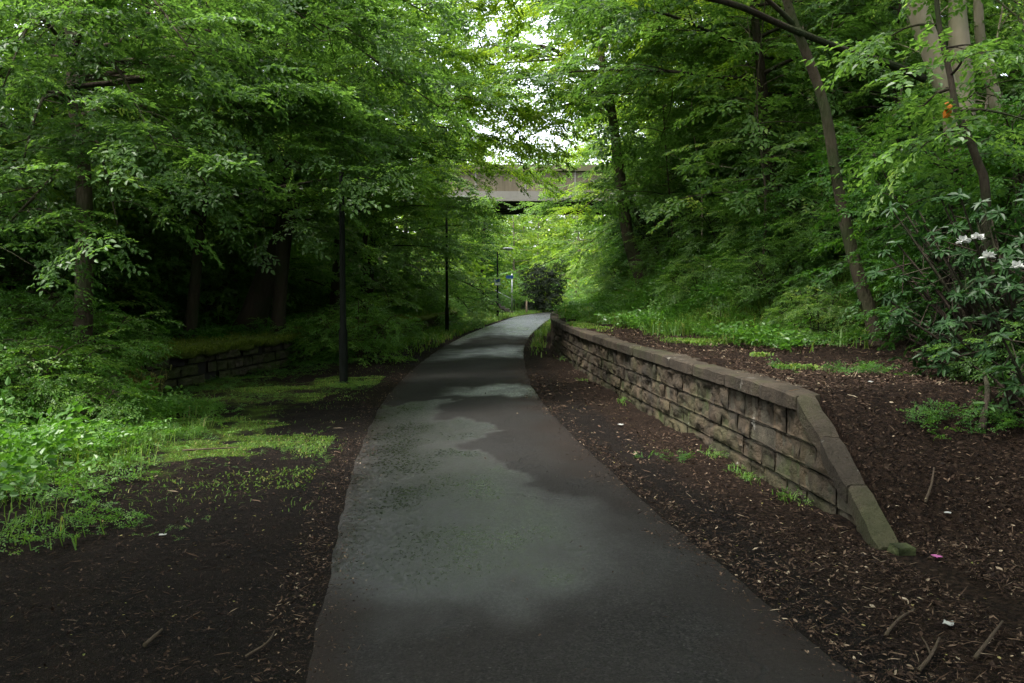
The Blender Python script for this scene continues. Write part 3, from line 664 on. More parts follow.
WOODL, WOODR = 'leafy trees along the left bank', 'leafy trees along the right bank'
PI = math.pi
def trees():
    # -------- left bank
    L = [
     ('wide', -9.6, 16.5, 2.1, .95, 'leafy tree hanging over the mossy left wall, left of the nearest lamp post'),
     ('over', -6.6, 18.5, .15, .85, 'leafy tree whose boughs hide the head of the nearest lamp post'),
     ('low', -7.8, 25.5, 1.1, .95, 'leafy tree arching over the path between the first two lamp posts'),
     ('high', -5.3, 27.0, .1, .95, 'leafy tree leaning far over the path between the first two lamp posts'),
     ('over', -5.8, 22.5, .3, .82, 'leafy tree behind the nearest lamp post with its outer leaves over the path edge'),
     ('high', -5.4, 34.0, .0, .95, 'leafy tree above the second lamp post leaning over the path'),
     ('over', -6.0, 38.0, .0, .95, 'leafy tree whose outer boughs cover the left end of the bridge'),
     ('high', -5.3, 20.5, .1, .92, 'leafy tree just past the nearest lamp post roofing over the path from the left'),
     ('tall', -9.6, 20.0, .3, 1.0, 'tall tree behind the mossy wall with its crown at the top left of the picture'),
     ('low', -5.4, 33.5, 4.0, .85, 'dark leafy tree beside the second lamp post, boughs drooping to head height'),
     ('tall', -8.6, 31.0, 2.2, 1.0, 'tall pale-leaved tree behind the gap between the first two lamp posts'),
     ('back', -12.5, 12.0, 3.3, .8, 'leafy tree deep in the wood behind the upper left boughs'),
     ('back', -13.0, 21.0, 5.3, .85, 'leafy tree deep in the wood behind the mossy wall'),
     ('low', -5.0, 42.5, 5.0, 1.05, 'leafy tree just in front of the bridge on its left side'),
     ('understorey', -9.6, 12.2, 1.0, .9, 'slender low tree over the leafy mound at the left edge'),
     ('understorey', -9.4, 17.4, 0.2, .95, 'slender low tree in the dark behind the mossy wall'),
     ('understorey', -7.2, 28.0, 3.0, .95, 'slender low tree behind the bright bush past the first lamp post'),
     ('understorey', -5.0, 38.5, 4.0, .9, 'slender low tree on the left verge short of the bridge'),
     ('back', -11.5, 29.0, 1.7, .85, 'leafy tree at the back of the left wood between the first two lamp posts'),
     ('back', -11.0, 38.0, 2.7, .8, 'leafy tree at the back of the left wood, level with the second lamp post'),
     ('back', -9.5, 24.0, 4.4, .75, 'leafy tree in the left wood behind the thick dark trunk'),
     ('back', -8.8, 35.5, 5.1, .8, 'leafy tree in the left wood behind the second lamp post'),
     ('back', -16.0, 16.0, .7, .9, 'leafy tree farthest back in the left wood'),
    ]
    for k, x, y, rz, s, lab in L:
        plant(k, 'leafy_tree' if k != 'understorey' else 'slender_tree', lab, 'tree', x, y, rz, s, WOODL)
    Rr = [
     ('tall', 6.6, 21.5, .8, .95, 'tall leafy tree on the right bank above the grassy slope'),
     ('over', 5.4, 18.5, PI, 1.0, 'leafy tree on the right bank sending boughs out over the wall'),
     ('over', 6.2, 24.0, PI + .25, .88, 'leafy tree on the right bank with pale boughs reaching over the grass and the wall'),
     ('over', 6.9, 39.0, PI, .72, 'leafy tree whose outer boughs cover the right part of the bridge'),
     ('high', 5.7, 22.5, PI, .92, 'leafy tree above the grassy bank roofing over the path from the right'),
     ('low', 7.4, 27.5, 2.6, .95, 'wide leafy tree on the right bank with boughs reaching towards the bridge'),
     ('high', 5.5, 31.0, PI - .1, .95, 'leafy tree on the right bank leaning far over the path before the bridge'),
     ('tall', 6.0, 38.0, 4.4, .9, 'tall leafy tree on the right bank just before the bridge'),
     ('low', 5.5, 42.0, 1.0, 1.1, 'leafy tree hiding the right end of the bridge parapet'),
     ('low', 10.0, 18.5, 5.2, .95, 'wide leafy tree high on the right bank behind the leaning trunk'),
     ('back', 11.0, 26.0, 1.2, .8, 'wide leafy tree at the top of the right bank'),
     ('understorey', 6.8, 16.6, .4, .9, 'slender leafy tree on the right bank beyond the leaning trunk'),
     ('understorey', 7.2, 20.0, 2.0, 1.0, 'slender leafy tree above the grassy foot of the right bank'),
     ('understorey', 5.6, 31.5, 3.5, .95, 'slender leafy tree low on the right bank near the bridge'),
     ('understorey', 11.0, 16.2, 5.0, 1.0, 'slender leafy tree behind the pale twin trunk'),
     ('back', 14.5, 16.0, 1.0, .8, 'tall tree deep in the wood beyond the pale twin trunk'),
     ('understorey', 7.4, 24.0, 1.3, 1.0, 'slender leafy tree half way up the right bank'),
     ('back', 13.0, 34.0, 2.2, .85, 'leafy tree at the back of the right wood'),
     ('back', 9.2, 22.0, 2.9, .75, 'leafy tree on the right bank between the grassy slope and the skyline'),
     ('back', 9.0, 31.0, 5.7, .75, 'leafy tree high on the right bank behind the forked trunk'),
     ('back', 17.0, 23.0, 4.2, .9, 'leafy tree farthest back in the right wood'),
     ('sapling', 4.55, 16.6, .5, 1.0, 'thin sapling on the bank above the yellow moss patch'),
     ('sapling', 4.4, 24.5, 1.9, 1.1, 'thin sapling rising from the long grass of the right bank'),
    ]
    for k, x, y, rz, s, lab in Rr:
        plant(k, {'understorey': 'slender_tree', 'sapling': 'sapling'}.get(k, 'leafy_tree'), lab, 'sapling' if k == 'sapling' else 'tree', x, y, rz, s, WOODR)
    # unseen trees around the camera, added to keep skylight off the near ground
    for k, x, y, rz, s, lab in [('tall', -8.5, 1.0, .3, 1.0, 'leafy tree on the left just outside the picture, added for shade'), ('tall', 7.5, 4.0, PI, 1.05, 'leafy tree on the right just outside the picture, added for shade'),
                                ('high', -5.6, .8, .2, 1.15, 'unseen leafy tree on the left reaching over the photographer, added for shade'), ('high', 7.2, .2, PI, 1.15, 'unseen leafy tree on the right reaching over the photographer, added for shade'),
                                ('wide', -4.5, -4.0, 1.0, 1.0, 'unseen leafy tree behind the photographer on the left, added for shade'), ('wide', 6.0, -4.5, 2.0, 1.0, 'unseen leafy tree behind the photographer on the right, added for shade'), ('wide', 1.5, -10.0, 3.0, 1.1, 'unseen leafy tree behind the photographer beyond the path, added for shade')]:
        plant(k, 'leafy_tree', lab, 'tree', x, y, rz, s, 'unseen trees added around the viewpoint for shade')
    Fr = [
     (-6.3, 60, .3, 1.0, 'yellow-green tree beyond the bridge behind the far lamp post'),
     (-3.9, 70, 1.3, .95, 'yellow-green tree seen straight through under the bridge'),
     (.4, 86, 2.3, .80, 'yellow-green tree at the end of the view where the path bends away'),
     (5.2, 75, 5.8, .95, 'yellow-green tree right of the middle of the view under the bridge'),
     (8.6, 64, 3.3, .95, 'yellow-green tree beyond the bridge on the right bank'),
     (-11, 56, 4.3, 1.0, 'yellow-green tree beyond the left end of the bridge'),
     (8.4, 54.5, 5.3, .95, 'yellow-green tree at the right end of the bridge'),
     (13, 78, .9, 1.0, 'yellow-green tree far off on the right bank'),
     (-11, 80, 1.9, .9, 'yellow-green tree far off on the left bank'),
     (2.4, 93, 4.9, .85, 'yellow-green tree behind the dark evergreen at the bend'),
     (-6.5, 86, .9, 1.0, 'yellow-green tree far off, left of the middle of the view'),
     (7.5, 92, 3.9, 1.05, 'yellow-green tree far off, right of the middle of the view'),
     (-9, 104, 0.5, 1.0, 'yellow-green tree in the farthest row, first from the left'),
     (-3.4, 108, 1.5, 0.92, 'yellow-green tree in the farthest row behind the direction sign'),
     (1.6, 106, 2.5, 0.9, 'yellow-green tree in the farthest row above the dark evergreen'),
     (6.5, 110, 3.5, 1.0, 'yellow-green tree in the farthest row just right of the dark evergreen'),
     (12, 104, 4.5, 1.0, 'yellow-green tree in the farthest row at its right end'),
     (4.2, 120, .2, 1.25, 'tall yellow-green tree closing the view behind all others at the bend'),
     (9.5, 117, 1.2, 1.3, 'tall yellow-green tree closing the view behind all others on the right'),
     (-1.2, 122, 2.2, 1.25, 'tall yellow-green tree closing the view behind all others on the left'),
     (-2.5, 99, 2.9, .85, 'yellow-green tree farthest off in the middle of the view'),
    ]
    for x, y, rz, s, lab in Fr:
        plant('far', 'sunlit_tree', lab, 'tree', x, y, rz, s, 'pale trees beyond the bridge')
trees()

# ------------------------------------------------------------------ trees with trunks of their own
def own_tree(name, label, cat, base, args, bk, lk, group=None):
    W, F = args
    r = thing(name, label, cat, base, 0, 1, group)
    W.build('trunk', M[bk], r, True); F.build('crown', M[lk], r)
    return r
def rel(pts, b): return [np.asarray(p) - np.asarray(b) for p in pts]
def own_trees():
    # left trunk behind the leafy mound
    b = np.array([-6.1, 12.8, float(H(-6.1, 12.8)) - .1])
    tr = rel([b, at(88, 200, 12.9), at(80, 110, 13), at(78, 30, 13.1), at(66, -60, 13.2), at(70, -140, 13.3)], b)
    ex = [(rel([at(80, 84, 13), at(100, 70, 12.4), at(135, 66, 11.8), at(205, 76, 11.2)], b), .035),
          (rel([at(82, 150, 13), at(60, 175, 12), at(20, 215, 11), at(-30, 260, 10)], b), .03)]
    for (px, py, dd, h0) in ((345, 120, 13.6, 40), (352, 155, 13.4, 80), (372, 165, 14.2, 90), (330, 150, 12.9, 70), (395, 60, 14.2, 10), (300, 165, 12.6, 90), (255, 120, 11.6, 60), (215, 195, 11.2, 120), (440, 110, 15.2, 0), (330, 40, 12.8, -20), (160, 150, 10.4, 90), (120, 225, 10.6, 150), (430, 20, 13.5, -40), (20, 190, 10.6, 110), (10, 90, 10.0, 60), (200, 60, 10.8, 20)):
        p0 = at(78, h0, 13.0); p2 = at(px, py, dd); mid = (p0 * .45 + p2 * .55) + np.array([0, 0, .45 + .06 * np.linalg.norm(p2 - p0)])
        ex.append((rel([p0, mid, p2], b), .03))
    own_tree('grey_tree', 'straight grey-brown trunk rising from the leafy mound at far left', 'tree', b,
             gen_tree(101, tr, .13, .05, nl=14, t0=.4, L=3.4, Ltop=1.6, el=(.1, .8), bias=-.4, bstr=.3, leaf=.088, extra=ex, lump=.2, sub=10, sps=.85, step=.33), 'bark', 'leaf')
    # right leaning tree
    b = np.array([4.95, 12.2, float(H(4.95, 12.2)) - .15])
    tr = rel([b, at(872, 320, 12.2), at(850, 250, 12.2), at(832, 170, 12.1), at(818, 100, 12.0), at(790, 30, 11.9), at(776, -10, 11.8), at(752, -90, 11.7), at(740, -200, 11.5)], b)
    own_tree('leaning_tree', 'bare leaning trunk rooted in the leaf litter above the wall', 'tree', b,
             gen_tree(102, tr, .105, .035, nl=12, t0=.86, L=3.4, Ltop=1.8, el=(.3, .9), curl=.4, bias=PI, bstr=.2, leaf=.115, lump=.16, flare=.5), 'bark', 'leaf2')
    # pale twin trunk
    d = 13.0
    b = at(958, 190, d + .2); b[2] = float(H(b[0], b[1])) - .2
    tr = rel([b, at(952, 130, d), at(938, 85, d), at(915, 30, d), at(904, -20, d), at(890, -120, d), at(880, -230, d)], b)
    ex = [(rel([at(955, 150, d), at(956, 100, d), at(951, 40, d), at(948, -10, d), at(944, -140, d + .3), at(950, -260, d + .5)], b), .20),
          ]
    limb = rel([at(918, 82, d), at(890, 70, d - .2), at(850, 58, d - .5), at(790, 36, d - 1.2), at(735, 12, d - 2), at(670, -4, d - 3)], b)
    own_tree('beech_tree', 'pale smooth twin trunk high on the right bank with a long limb reaching left', 'tree', b,
             gen_tree(103, tr, .20, .10, nl=12, t0=.86, L=4.2, Ltop=2.5, el=(.3, .9), curl=.4, bias=PI, bstr=.2, leaf=.115, extra=ex, lump=.05, sub0=.62), 'bark_pale', 'leaf')
    lm = MB(); lm.tube(smooth_poly(limb, 20), np.linspace(.06, .034, 20), 8, lump=.35)
    tw = rel([at(800, 40, d - 1), at(770, 12, d - 1.3), at(745, -8, d - 1.5)], b); lm.tube(smooth_poly(tw, 6), np.linspace(.04, .02, 6), 6)
    lm.build('limb', M['bark_dark'], bpy.data.objects['beech_tree'], True)
    d = 14.0
    b = at(1004, 180, d); b[2] = float(H(b[0], b[1])) - .2
    tr = rel([b, at(990, 110, d), at(978, 65, d), at(970, 20, d), at(966, -100, d), at(960, -220, d)], b)
    own_tree('beech_tree', 'thinner pale trunk just right of the twin trunk', 'tree', b,
             gen_tree(104, tr, .11, .05, nl=8, t0=.85, L=3.4, Ltop=2, el=(.1, .8), leaf=.115, lump=.05), 'bark_pale', 'leaf')
    # dark thin stem below the twin
    d = 9.2
    b = at(988, 250, d); b[2] = float(H(b[0], b[1])) - .15
    tr = rel([b, at(983, 205, d), at(972, 160, d), at(952, 115, d), at(944, 80, d + .1), at(930, 20, d + .2), at(925, -60, d + .3)], b)
    own_tree('sapling', 'dark crooked sapling in front of the pale twin trunk above the rhododendron', 'sapling', b,
             gen_tree(105, tr, .055, .02, nl=9, t0=.35, L=.65, Ltop=.6, el=(.0, .6), leaf=.09), 'bark_dark', 'leaf')
    # forked tree mid right
    d = 27.0
    b = np.array([4.0, 27.0, float(H(4.0, 27.0)) - .2])
    tr = rel([b, at(628, 240, d), at(618, 170, d), at(610, 110, d), at(600, 60, d), at(604, 0, d), at(600, -100, d)], b)
    ex = [(rel([at(609, 112, d), at(590, 92, d - .5), at(566, 62, d - 1), at(540, 50, d - 2), at(505, 52, d - 3)], b), .10),
          (rel([at(612, 120, d), at(585, 105, d + .5), at(566, 90, d + 1), at(548, 84, d + 2)], b), .07)]
    own_tree('forked_tree', 'forked brown trunk on the right bank with limbs spreading towards the bridge', 'tree', b,
             gen_tree(106, tr, .22, .06, nl=12, t0=.5, L=3.8, Ltop=2, el=(.2, .9), bias=PI, bstr=.25, leaf=.125, extra=ex, lump=.12), 'bark', 'leaf2')
    # big dark trunk on the left
    b = np.array([-6.3, 21.5, float(H(-6.3, 21.5)) - .2])
    d = 21.5
    tr = rel([b, at(268, 275, d), at(285, 230, d), at(296, 180, d), at(296, 100, d), at(286, 30, d), at(272, -40, d), at(270, -160, d)], b)
    own_tree('dark_tree', 'thick dark leaning trunk behind the mossy left wall', 'tree', b,
             gen_tree(107, tr, .30, .09, nl=16, t0=.42, L=4.4, Ltop=2.2, el=(.1, .9), bias=0, bstr=.15, leaf=.125, lump=.15, flare=.6), 'bark_dark', 'leaf')
    # overhanging bough tree: near right, crown out over the top of the frame
    b = np.array([6.4, 9.6, float(H(6.4, 9.6)) - .2])
    # ivy-clad far trunk
    b = np.array([-2.2, 64, 0.0])
    tr = [(0, 0, 0), (.1, 0, 3), (.25, .1, 6), (.4, .1, 9)]
    own_tree('ivy_tree', 'narrow dark ivy-clad trunk seen under the bridge', 'tree', b,
             gen_tree(108, tr, .16, .06, nl=46, t0=.1, L=.75, Ltop=.5, el=(.1, .6), leaf=.16, sub=8, step=.3), 'bark_dark', 'leaf_dark')
own_trees()

# ------------------------------------------------------------------ shrubs
def shrubs():
    g = np.random.default_rng(40)
    def sh(key, lab, x, y, s, rz, name='shrub', group=None, cat='shrub'):
        plant(key, name, lab, cat, x, y, rz, s, group, -.08, ('stems', 'foliage'))
    # right bank understory
    gr = 'shrubs crowding the right bank'
    lab = 'dark green shrub crowded among others on the right bank'
    n = 0
    for y in np.arange(10.5, 46, 2.0):
        for u in (3.5, 5.2, 7.4):
            yy = y + g.normal(0, .7); x = float(xw(yy)) + u + g.normal(0, .5) + (1.2 if yy < 14 and u < 4 else 0)
            if yy < 14.5 and u < 5: continue
            if yy < 30 and u < 4.5: continue
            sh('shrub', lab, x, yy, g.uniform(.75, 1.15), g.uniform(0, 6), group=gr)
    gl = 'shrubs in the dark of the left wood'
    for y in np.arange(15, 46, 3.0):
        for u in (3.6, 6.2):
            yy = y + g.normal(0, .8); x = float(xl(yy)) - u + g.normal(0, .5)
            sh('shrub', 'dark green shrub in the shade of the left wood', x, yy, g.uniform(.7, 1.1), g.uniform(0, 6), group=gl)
    for i, (x, y, q, lb) in enumerate([(4.6, 15.6, .75, 'mid-green bush on the bank left of the leaning trunk, lowest of three'), (5.6, 15.0, .9, 'mid-green bush on the bank close behind the leaning trunk'), (5.2, 17.6, 1.0, 'mid-green bush on the bank left of the leaning trunk, highest of three'),
                                       (3.9, 18.6, .7, 'low mid-green bush above the yellow moss patch'), (5.0, 21.5, 1.0, 'mid-green bush half way along the grassy bank'), (4.4, 25.5, .9, 'mid-green bush at the top of the grass below the forked trunk'), (3.9, 31.5, .9, 'mid-green bush near the far end of the wall')]):
        sh('bush', lb, x, y, q, i * 1.1, 'bush', 'mid-green bushes on the right bank', 'bush')
    for i, (x, y, q) in enumerate([(5.6, 17.2, 1.0), (6.3, 18.4, 1.1), (5.1, 19.4, .9), (7.1, 17.6, 1.2), (4.7, 22.6, 1.0), (6.0, 22.0, 1.1), (7.6, 15.2, 1.0), (6.4, 13.6, .95), (8.2, 14.2, 1.1), (5.2, 26.5, 1.1), (7.0, 11.4, .8)]):
        plant('bare', 'bare_stem', 'thin nearly leafless stem among the shrubs of the right bank', 'sapling', x, y, i * 1.9, q, 'thin bare stems on the right bank', -.1, ('stem', 'leaves'))
    # left mound
    mound = [(-6.15, 12.7, .72, 'leafy bush on the left mound, nearest the pale fallen branch'), (-6.9, 12.2, .95, 'leafy bush at the left edge of the picture on the mound'),
             (-6.2, 14.2, .5, 'leafy bush spilling over the broken end of the mossy wall'), (-6.4, 13.4, .9, 'leafy bush behind the mound at the foot of the grey-brown trunk'), (-7.6, 13.6, 1.0, 'leafy bush behind the mound, farthest left'), (-6.0, 10.9, .95, 'bright leafy bush in front of the others on the left mound'), (-5.1, 10.6, .62, 'low bright leafy bush at the front right of the left mound'), (-6.9, 10.6, 1.1, 'bright leafy bush at the left edge in front of the mound')]
    for i, (x, y, s, lb) in enumerate(mound): sh('mound_bush', lb, x, y, s, i * 1.3, 'bush', 'bushes on the left mound', 'bush')
    # bright bushes by the left verge
    br = [(-3.5, 20.6, 1.0, 'bright green bush just past the nearest lamp post'), (-4.6, 20.6, .8, 'bright green bush half hidden behind the nearest lamp post'), (-3.6, 29.5, .6, 'low bright green bush between the first two lamp posts'),
          (-3.7, 38.5, .55, 'low bright green bush past the second lamp post'), (-3.4, 46, .9, 'bright green bush on the left in front of the bridge'), (-2.6, 57, 1.0, 'bright green bush beside the steps under the bridge'),
          (-1.2, 68, 1.3, 'bright green bush behind the blue sign'), (.9, 74, 1.5, 'bright green bush at the bend of the path'), (-.6, 79, 2.2, 'large bright green bush beyond the blue sign'), (3.0, 84, 2.4, 'large bright green bush past the bend of the path'), (-4.5, 66, 1.8, 'large bright green bush up the bank behind the far lamp post'), (-6.5, 74, 2.4, 'large bright green bush far off on the left bank'), (7.0, 82, 2.4, 'large bright green bush far off on the right bank'), (-3.0, 92, 3.2, 'very large bright green bush closing the view left of the bend'), (1.2, 96, 3.2, 'very large bright green bush closing the view at the bend'), (5.6, 98, 3.4, 'very large bright green bush closing the view right of the bend'),
          (4.9, 47, 1.0, 'bright green bush on the right bank under the bridge'), (5.4, 60, 1.3, 'bright green bush on the right bank beyond the bridge'),(6.5, 69, 1.6, 'large bright green bush on the right beyond the dark evergreen')]
    for i, (x, y, s, lb) in enumerate(br): sh('fresh_bush', lb, x, y, s, i * 1.7, 'bush', 'bright bushes beside the path', 'bush')
    sh('evergreen', 'dark evergreen bush on the right where the path bends away', 2.2, 68, (1.0, 1.0, 1.3), .5, 'evergreen_bush', None, 'bush')
    sh('bush', 'small leafy bush at the right edge below the rhododendron', 4.4, 7.6, .55, .8, 'bush', None, 'bush')
    for i, (x, y, q, lb) in enumerate([(5.55, 10.8, .95, 'dark shrub hiding the foot of the pale twin trunk'), (6.5, 11.4, 1.15, 'dark shrub at the right edge below the thinner pale trunk'), (6.0, 12.6, 1.1, 'dark shrub on the bank between the leaning trunk and the twin trunk'), (7.4, 12.4, 1.2, 'tall dark shrub high on the bank at the right edge')]):
        sh('shrub', lb, x, y, q, i * 2.0)
    sh('bush', 'low leafy bush right of the leaning trunk', 6.3, 12.0, .6, 2.2, 'bush', None, 'bush')
    sh('bush', 'low leafy bush left of the leaning trunk foot', 4.6, 13.6, .62, 3.1, 'bush', None, 'bush')
shrubs()

def rhododendron():
    g = np.random.default_rng(77)
    def one(label, base, h, rad, stems, fl):
        W, F, B = MB(), MB(), MB(); wh = [whorl(g, .092) for _ in range(5)]
        P, D = [], []
        for i in range(stems):
            a = g.uniform(0, 6.28); d = rad * math.sqrt(g.uniform(.02, 1)); hh = h * g.uniform(.15, 1.0)
            tip = np.array([math.cos(a) * d, math.sin(a) * d, hh])
            pts = smooth_poly([(tip[0] * .1, tip[1] * .1, -.2), (tip[0] * .5, tip[1] * .5, hh * .45), tip], 7)
            W.tube(pts, np.linspace(.03, .006, 7), 5)
            for k in range(5):
                q = poly_at(pts, g.uniform(.55, 1)) if k else pts[-1]
                e = q + g.normal(0, .16, 3) * (k > 0); W.tube([q, (q + e) / 2, e], [.006, .005, .004], 4) if k else None
                P.append(e); D.append(np.array([math.cos(a) * .5, math.sin(a) * .5, .8]) + g.normal(0, .3, 3))
        P = np.array(P); D = np.array(D)
        Fr = frames(np.stack([D[:, 1], -D[:, 0], 0 * D[:, 0] + .01], 1), g, 0); 
        # whorl axis = D
        Z = D / np.linalg.norm(D, axis=1)[:, None]; X = np.cross(np.broadcast_to([0, .3, 1.], Z.shape), Z); X /= np.linalg.norm(X, axis=1)[:, None]; Y = np.cross(Z, X)
        Fm = np.stack([X, Y, Z], -1); idx = g.integers(0, 5, len(P))
        for i in range(5):
            k = idx == i; sp, sr, ss = wh[i]
            put_leaves(F, (P[k][:, None] + np.einsum('kij,mj->kmi', Fm[k], sp)).reshape(-1, 3), np.einsum('kij,mjl->kmil', Fm[k], sr).reshape(-1, 3, 3), np.tile(ss, k.sum()), leaf_shape(.36, .05, .2), g)
        r = thing('rhododendron', label, 'shrub', base)
        W.build('stems', M['bark_dark'], r); F.build('foliage', M['leaf_gloss'], r)
        for bx in fl:
            fb = MB(); n = 26; c = np.array(bx) - base
            d = g.normal(0, 1, (n, 3)); d[:, 2] = np.abs(d[:, 2]); d /= np.linalg.norm(d, axis=1)[:, None]
            put_leaves(fb, c + d * .02, frames(d, g, .5), g.uniform(.032, .05, n), leaf_shape(.9, .12, .1), g)
            fb.build('flower_head', M['petal'], r)
    b = np.array([4.55, 7.9, float(H(4.55, 7.9)) - .1])
    one('glossy rhododendron with white flower heads at the right edge', b, 1.75, 1.25, 190,
        [at(961, 243, 7.2), at(976, 240, 7.25), at(1017, 268, 6.9), at(986, 258, 7.1)])
    b = np.array([3.95, 6.6, float(H(3.95, 6.6)) - .1])
    one('small glossy evergreen at the right edge near the end of the wall', b, .75, .55, 26, [])
    b = np.array([4.6, 27.0, float(H(4.6, 27.0)) - .1])
    one('shiny-leaved rhododendron on the right bank below the forked trunk', b, 2.2, 1.5, 90, [at(650, 262, 25.6), at(655, 255, 25.8), at(662, 268, 25.6)])
rhododendron()

# ------------------------------------------------------------------ ground cover
def scatter(fn, n, x0, x1, y0, y1, g, ypow=1.0):
    """random points kept with probability fn(x, y)"""
    y = y0 + (y1 - y0) * g.random(n) ** ypow; x = g.uniform(x0, x1, n)
    k = g.random(n) < fn(x, y); return x[k], y[k]
def blades(mb, x, y, h, g, lean=.5, w=.006, z=None, bias=None):
    n = len(x); z = H(x, y) if z is None else z; a = g.uniform(0, 6.28, n); h = h * g.uniform(.5, 1.25, n); ln = lean * g.uniform(.2, 1.3, n) * h
    d = np.stack([np.cos(a), np.sin(a), 0 * a], 1); 
    if bias is not None: d = d * .6 + np.asarray(bias)
    s = np.stack([-np.sin(a), np.cos(a), 0 * a], 1) * (w * g.uniform(.6, 1.5, n))[:, None]
    p = np.stack([x, y, z - .01], 1); up = np.array([0, 0, 1.])
    m = p + d * (ln * .3)[:, None] + up * (h * .62)[:, None]; tp = p + d * ln[:, None] + up * (h * (.98 - .25 * lean))[:, None]
    V = np.stack([p - s, p + s, m + s * .8, m - s * .8, tp], 1).reshape(-1, 3); b = (np.arange(n) * 5)[:, None]
    r = np.clip(g.normal(.45, .22, n), 0, 1)
    mb.add(V, b + np.array([[0, 1, 2, 3]]), b + np.array([[3, 2, 4]]), r, r)
def weed_patch(mb, x, y, h, g, leaf=.06, spread=.8):
    """low herb layer: each plant is a few upright leafy sprays"""
    sp = [spray(g, .42, leaf, 3, .9, .3, .35) for _ in range(6)]
    P, D, S = [], [], []
    z = H(x, y); k = 3
    for i in range(k):
        a = g.uniform(0, 6.28, len(x)); e = g.uniform(.5, 1.3, len(x))
        P.append(np.stack([x + g.normal(0, .05, len(x)), y + g.normal(0, .05, len(x)), z + h * g.uniform(.0, .45, len(x))], 1))
        D.append(np.stack([np.cos(a) * spread, np.sin(a) * spread, e * .55], 1)); S.append(h / .42 * g.uniform(.5, 1.0, len(x)))
    put_sprays(mb, np.concatenate(P), np.concatenate(D), np.concatenate(S), sp, g, leaf_shape(.62, .08, .22), .35)
def cover():
    g = np.random.default_rng(91)
    # left foreground weeds and grass
    def fl(x, y):
        edge = -2.55 - .16 * (y - 5.5) + (fbm(x * 1.1, y * .9, 200) - .5) * 1.6
        return sstep(0, .5, edge - x) * sstep(4.6, 6.0, y + (fbm(x, y, 201) - .5) * 1.5) * (y < 13)
    mb = MB()
    pt = lambda a, b, sd, lo: sstep(lo, lo + .12, fbm(a * .9, b * .9, sd))
    x, y = scatter(lambda a, b: fl(a, b) * (.25 + .75 * pt(a, b, 270, .45)), 3600, -9, -2.2, 4.6, 13, g); weed_patch(mb, x, y, .20, g, .042)
    x, y = scatter(lambda a, b: fl(a + .5, b) * pt(a, b, 271, .48), 1900, -9, -2.4, 4.6, 12, g); weed_patch(mb, x, y, .40, g, .058)
    x, y = scatter(lambda a, b: fl(a + 1.0, b) * pt(a, b, 272, .55), 700, -9, -2.8, 4.6, 12, g); weed_patch(mb, x, y, .62, g, .068, .6)
    x, y = scatter(lambda a, b: fl(a - 1.3, b - .7) * .16 * pt(a, b, 273, .5), 2500, -7, -1.2, 4.4, 13, g); weed_patch(mb, x, y, .09, g, .028)
    x, y = scatter(lambda a, b: (a < cx(b) - PW - .3) * sstep(.52, .64, fbm(a * 1.1, b * 1.1, 278)) * .8 * sstep(7.5, 9.5, b), 5200, -6, -1.5, 7, 16, g); weed_patch(mb, x, y, .08, g, .026)
    tag(mb.build('weeds', M['weed']), 'lush low weeds spreading over the left foreground', 'weeds', None, 'stuff')
    mb = MB()
    x, y = scatter(lambda a, b: np.clip(fl(a + .25, b) * .55, 0, 1) * (.12 + .88 * sstep(.44, .58, fbm(a * 1.3, b * 1.3, 276))) * (.35 + .65 * sstep(6.5, 9, b)), 60000, -9, -2.0, 4.8, 14, g); hh = .10 + .22 * fbm(x * .8, y * .8, 275) * sstep(-2.4, -3.6, x); blades(mb, x, y, hh, g, 1.0, .0045)
    # sparse tufts on the dirt
    def tuft(x, y): return (fbm(x * 1.6, y * 1.6, 210) > .52 + .08 * sstep(-3.0, -1.5, x)) * (x > -6) * (x < cx(y) - PW - .15) * .8
    x, y = scatter(tuft, 9000, -6, 0, 6.5, 24, g, 1.3); blades(mb, x, y, .05, g, 1.3, .003)
    tag(mb.build('grass', M['grass']), 'grass growing through the weeds of the left verge', 'grass', None, 'stuff')
    # moss-wall grass fringe
    wm = WallMap(xl, 13.6, 44, -1); mb = MB(); n = 12000
    a = g.uniform(-.3, 20, n); nn = g.normal(.06, .07, n); V = wm(a, nn, .60 + g.normal(0, .03, n))
    k = fbm(a * 1.2, nn, 220) > .36
    blades(mb, V[k, 0], V[k, 1], .11, g, 1.3, .005, V[k, 2], (.5, -.3, -.25))
    n = 9000; a = g.uniform(-.3, 20, n); V = wm(a, g.uniform(-1.6, -.05, n), .62); blades(mb, V[:, 0], V[:, 1], .12, g, .8, .006, H(V[:, 0], V[:, 1]))
    tag(mb.build('mossy_grass', M['moss_grass']), 'mossy grass fringe hanging over the top of the left wall', 'grass', None, 'stuff')
    mb = MB(); c = at(140, 385, 13.3)
    for (px, py, n) in ((136, 380, 260), (122, 392, 260), (108, 398, 220)):
        c = at(px, py, 13.2 + (143 - px) * -.02); n_ = n
        blades(mb, c[0] + g.normal(0, .16, n_), c[1] + g.normal(0, .2, n_), .26, g, 1.3, .006, np.maximum(c[2] - .1 + g.normal(0, .08, n_), .02), (.6, -.5, -.3))
    tag(mb.build('dry_grass', M['straw']), 'straw-coloured grass hanging off the broken end of the left wall', 'grass', None, 'stuff')
    # right grassy bank
    def fb(x, y):
        u = x - xw(y) + 1.0 * sstep(14, 23, y); return sstep(1.2, 2.0, u + (fbm(x * .8, y * .8, 230) - .5) * 1.4) * sstep(11.5, 14.5, y + (u - 2) * -.5 + (fbm(x, y, 231) - .5) * 2) * (u < 9) * (1 - .7 * sstep(5.5, 9, u))
    x, y = scatter(fb, 9500, 1, 12, 11, 48, g, 1.5); mb = MB(); k = fbm(x * .7, y * .7, 260) > .5; weed_patch(mb, x[k], y[k], .30, g, .055); weed_patch(mb, x[~k], y[~k], .46, g, .085)
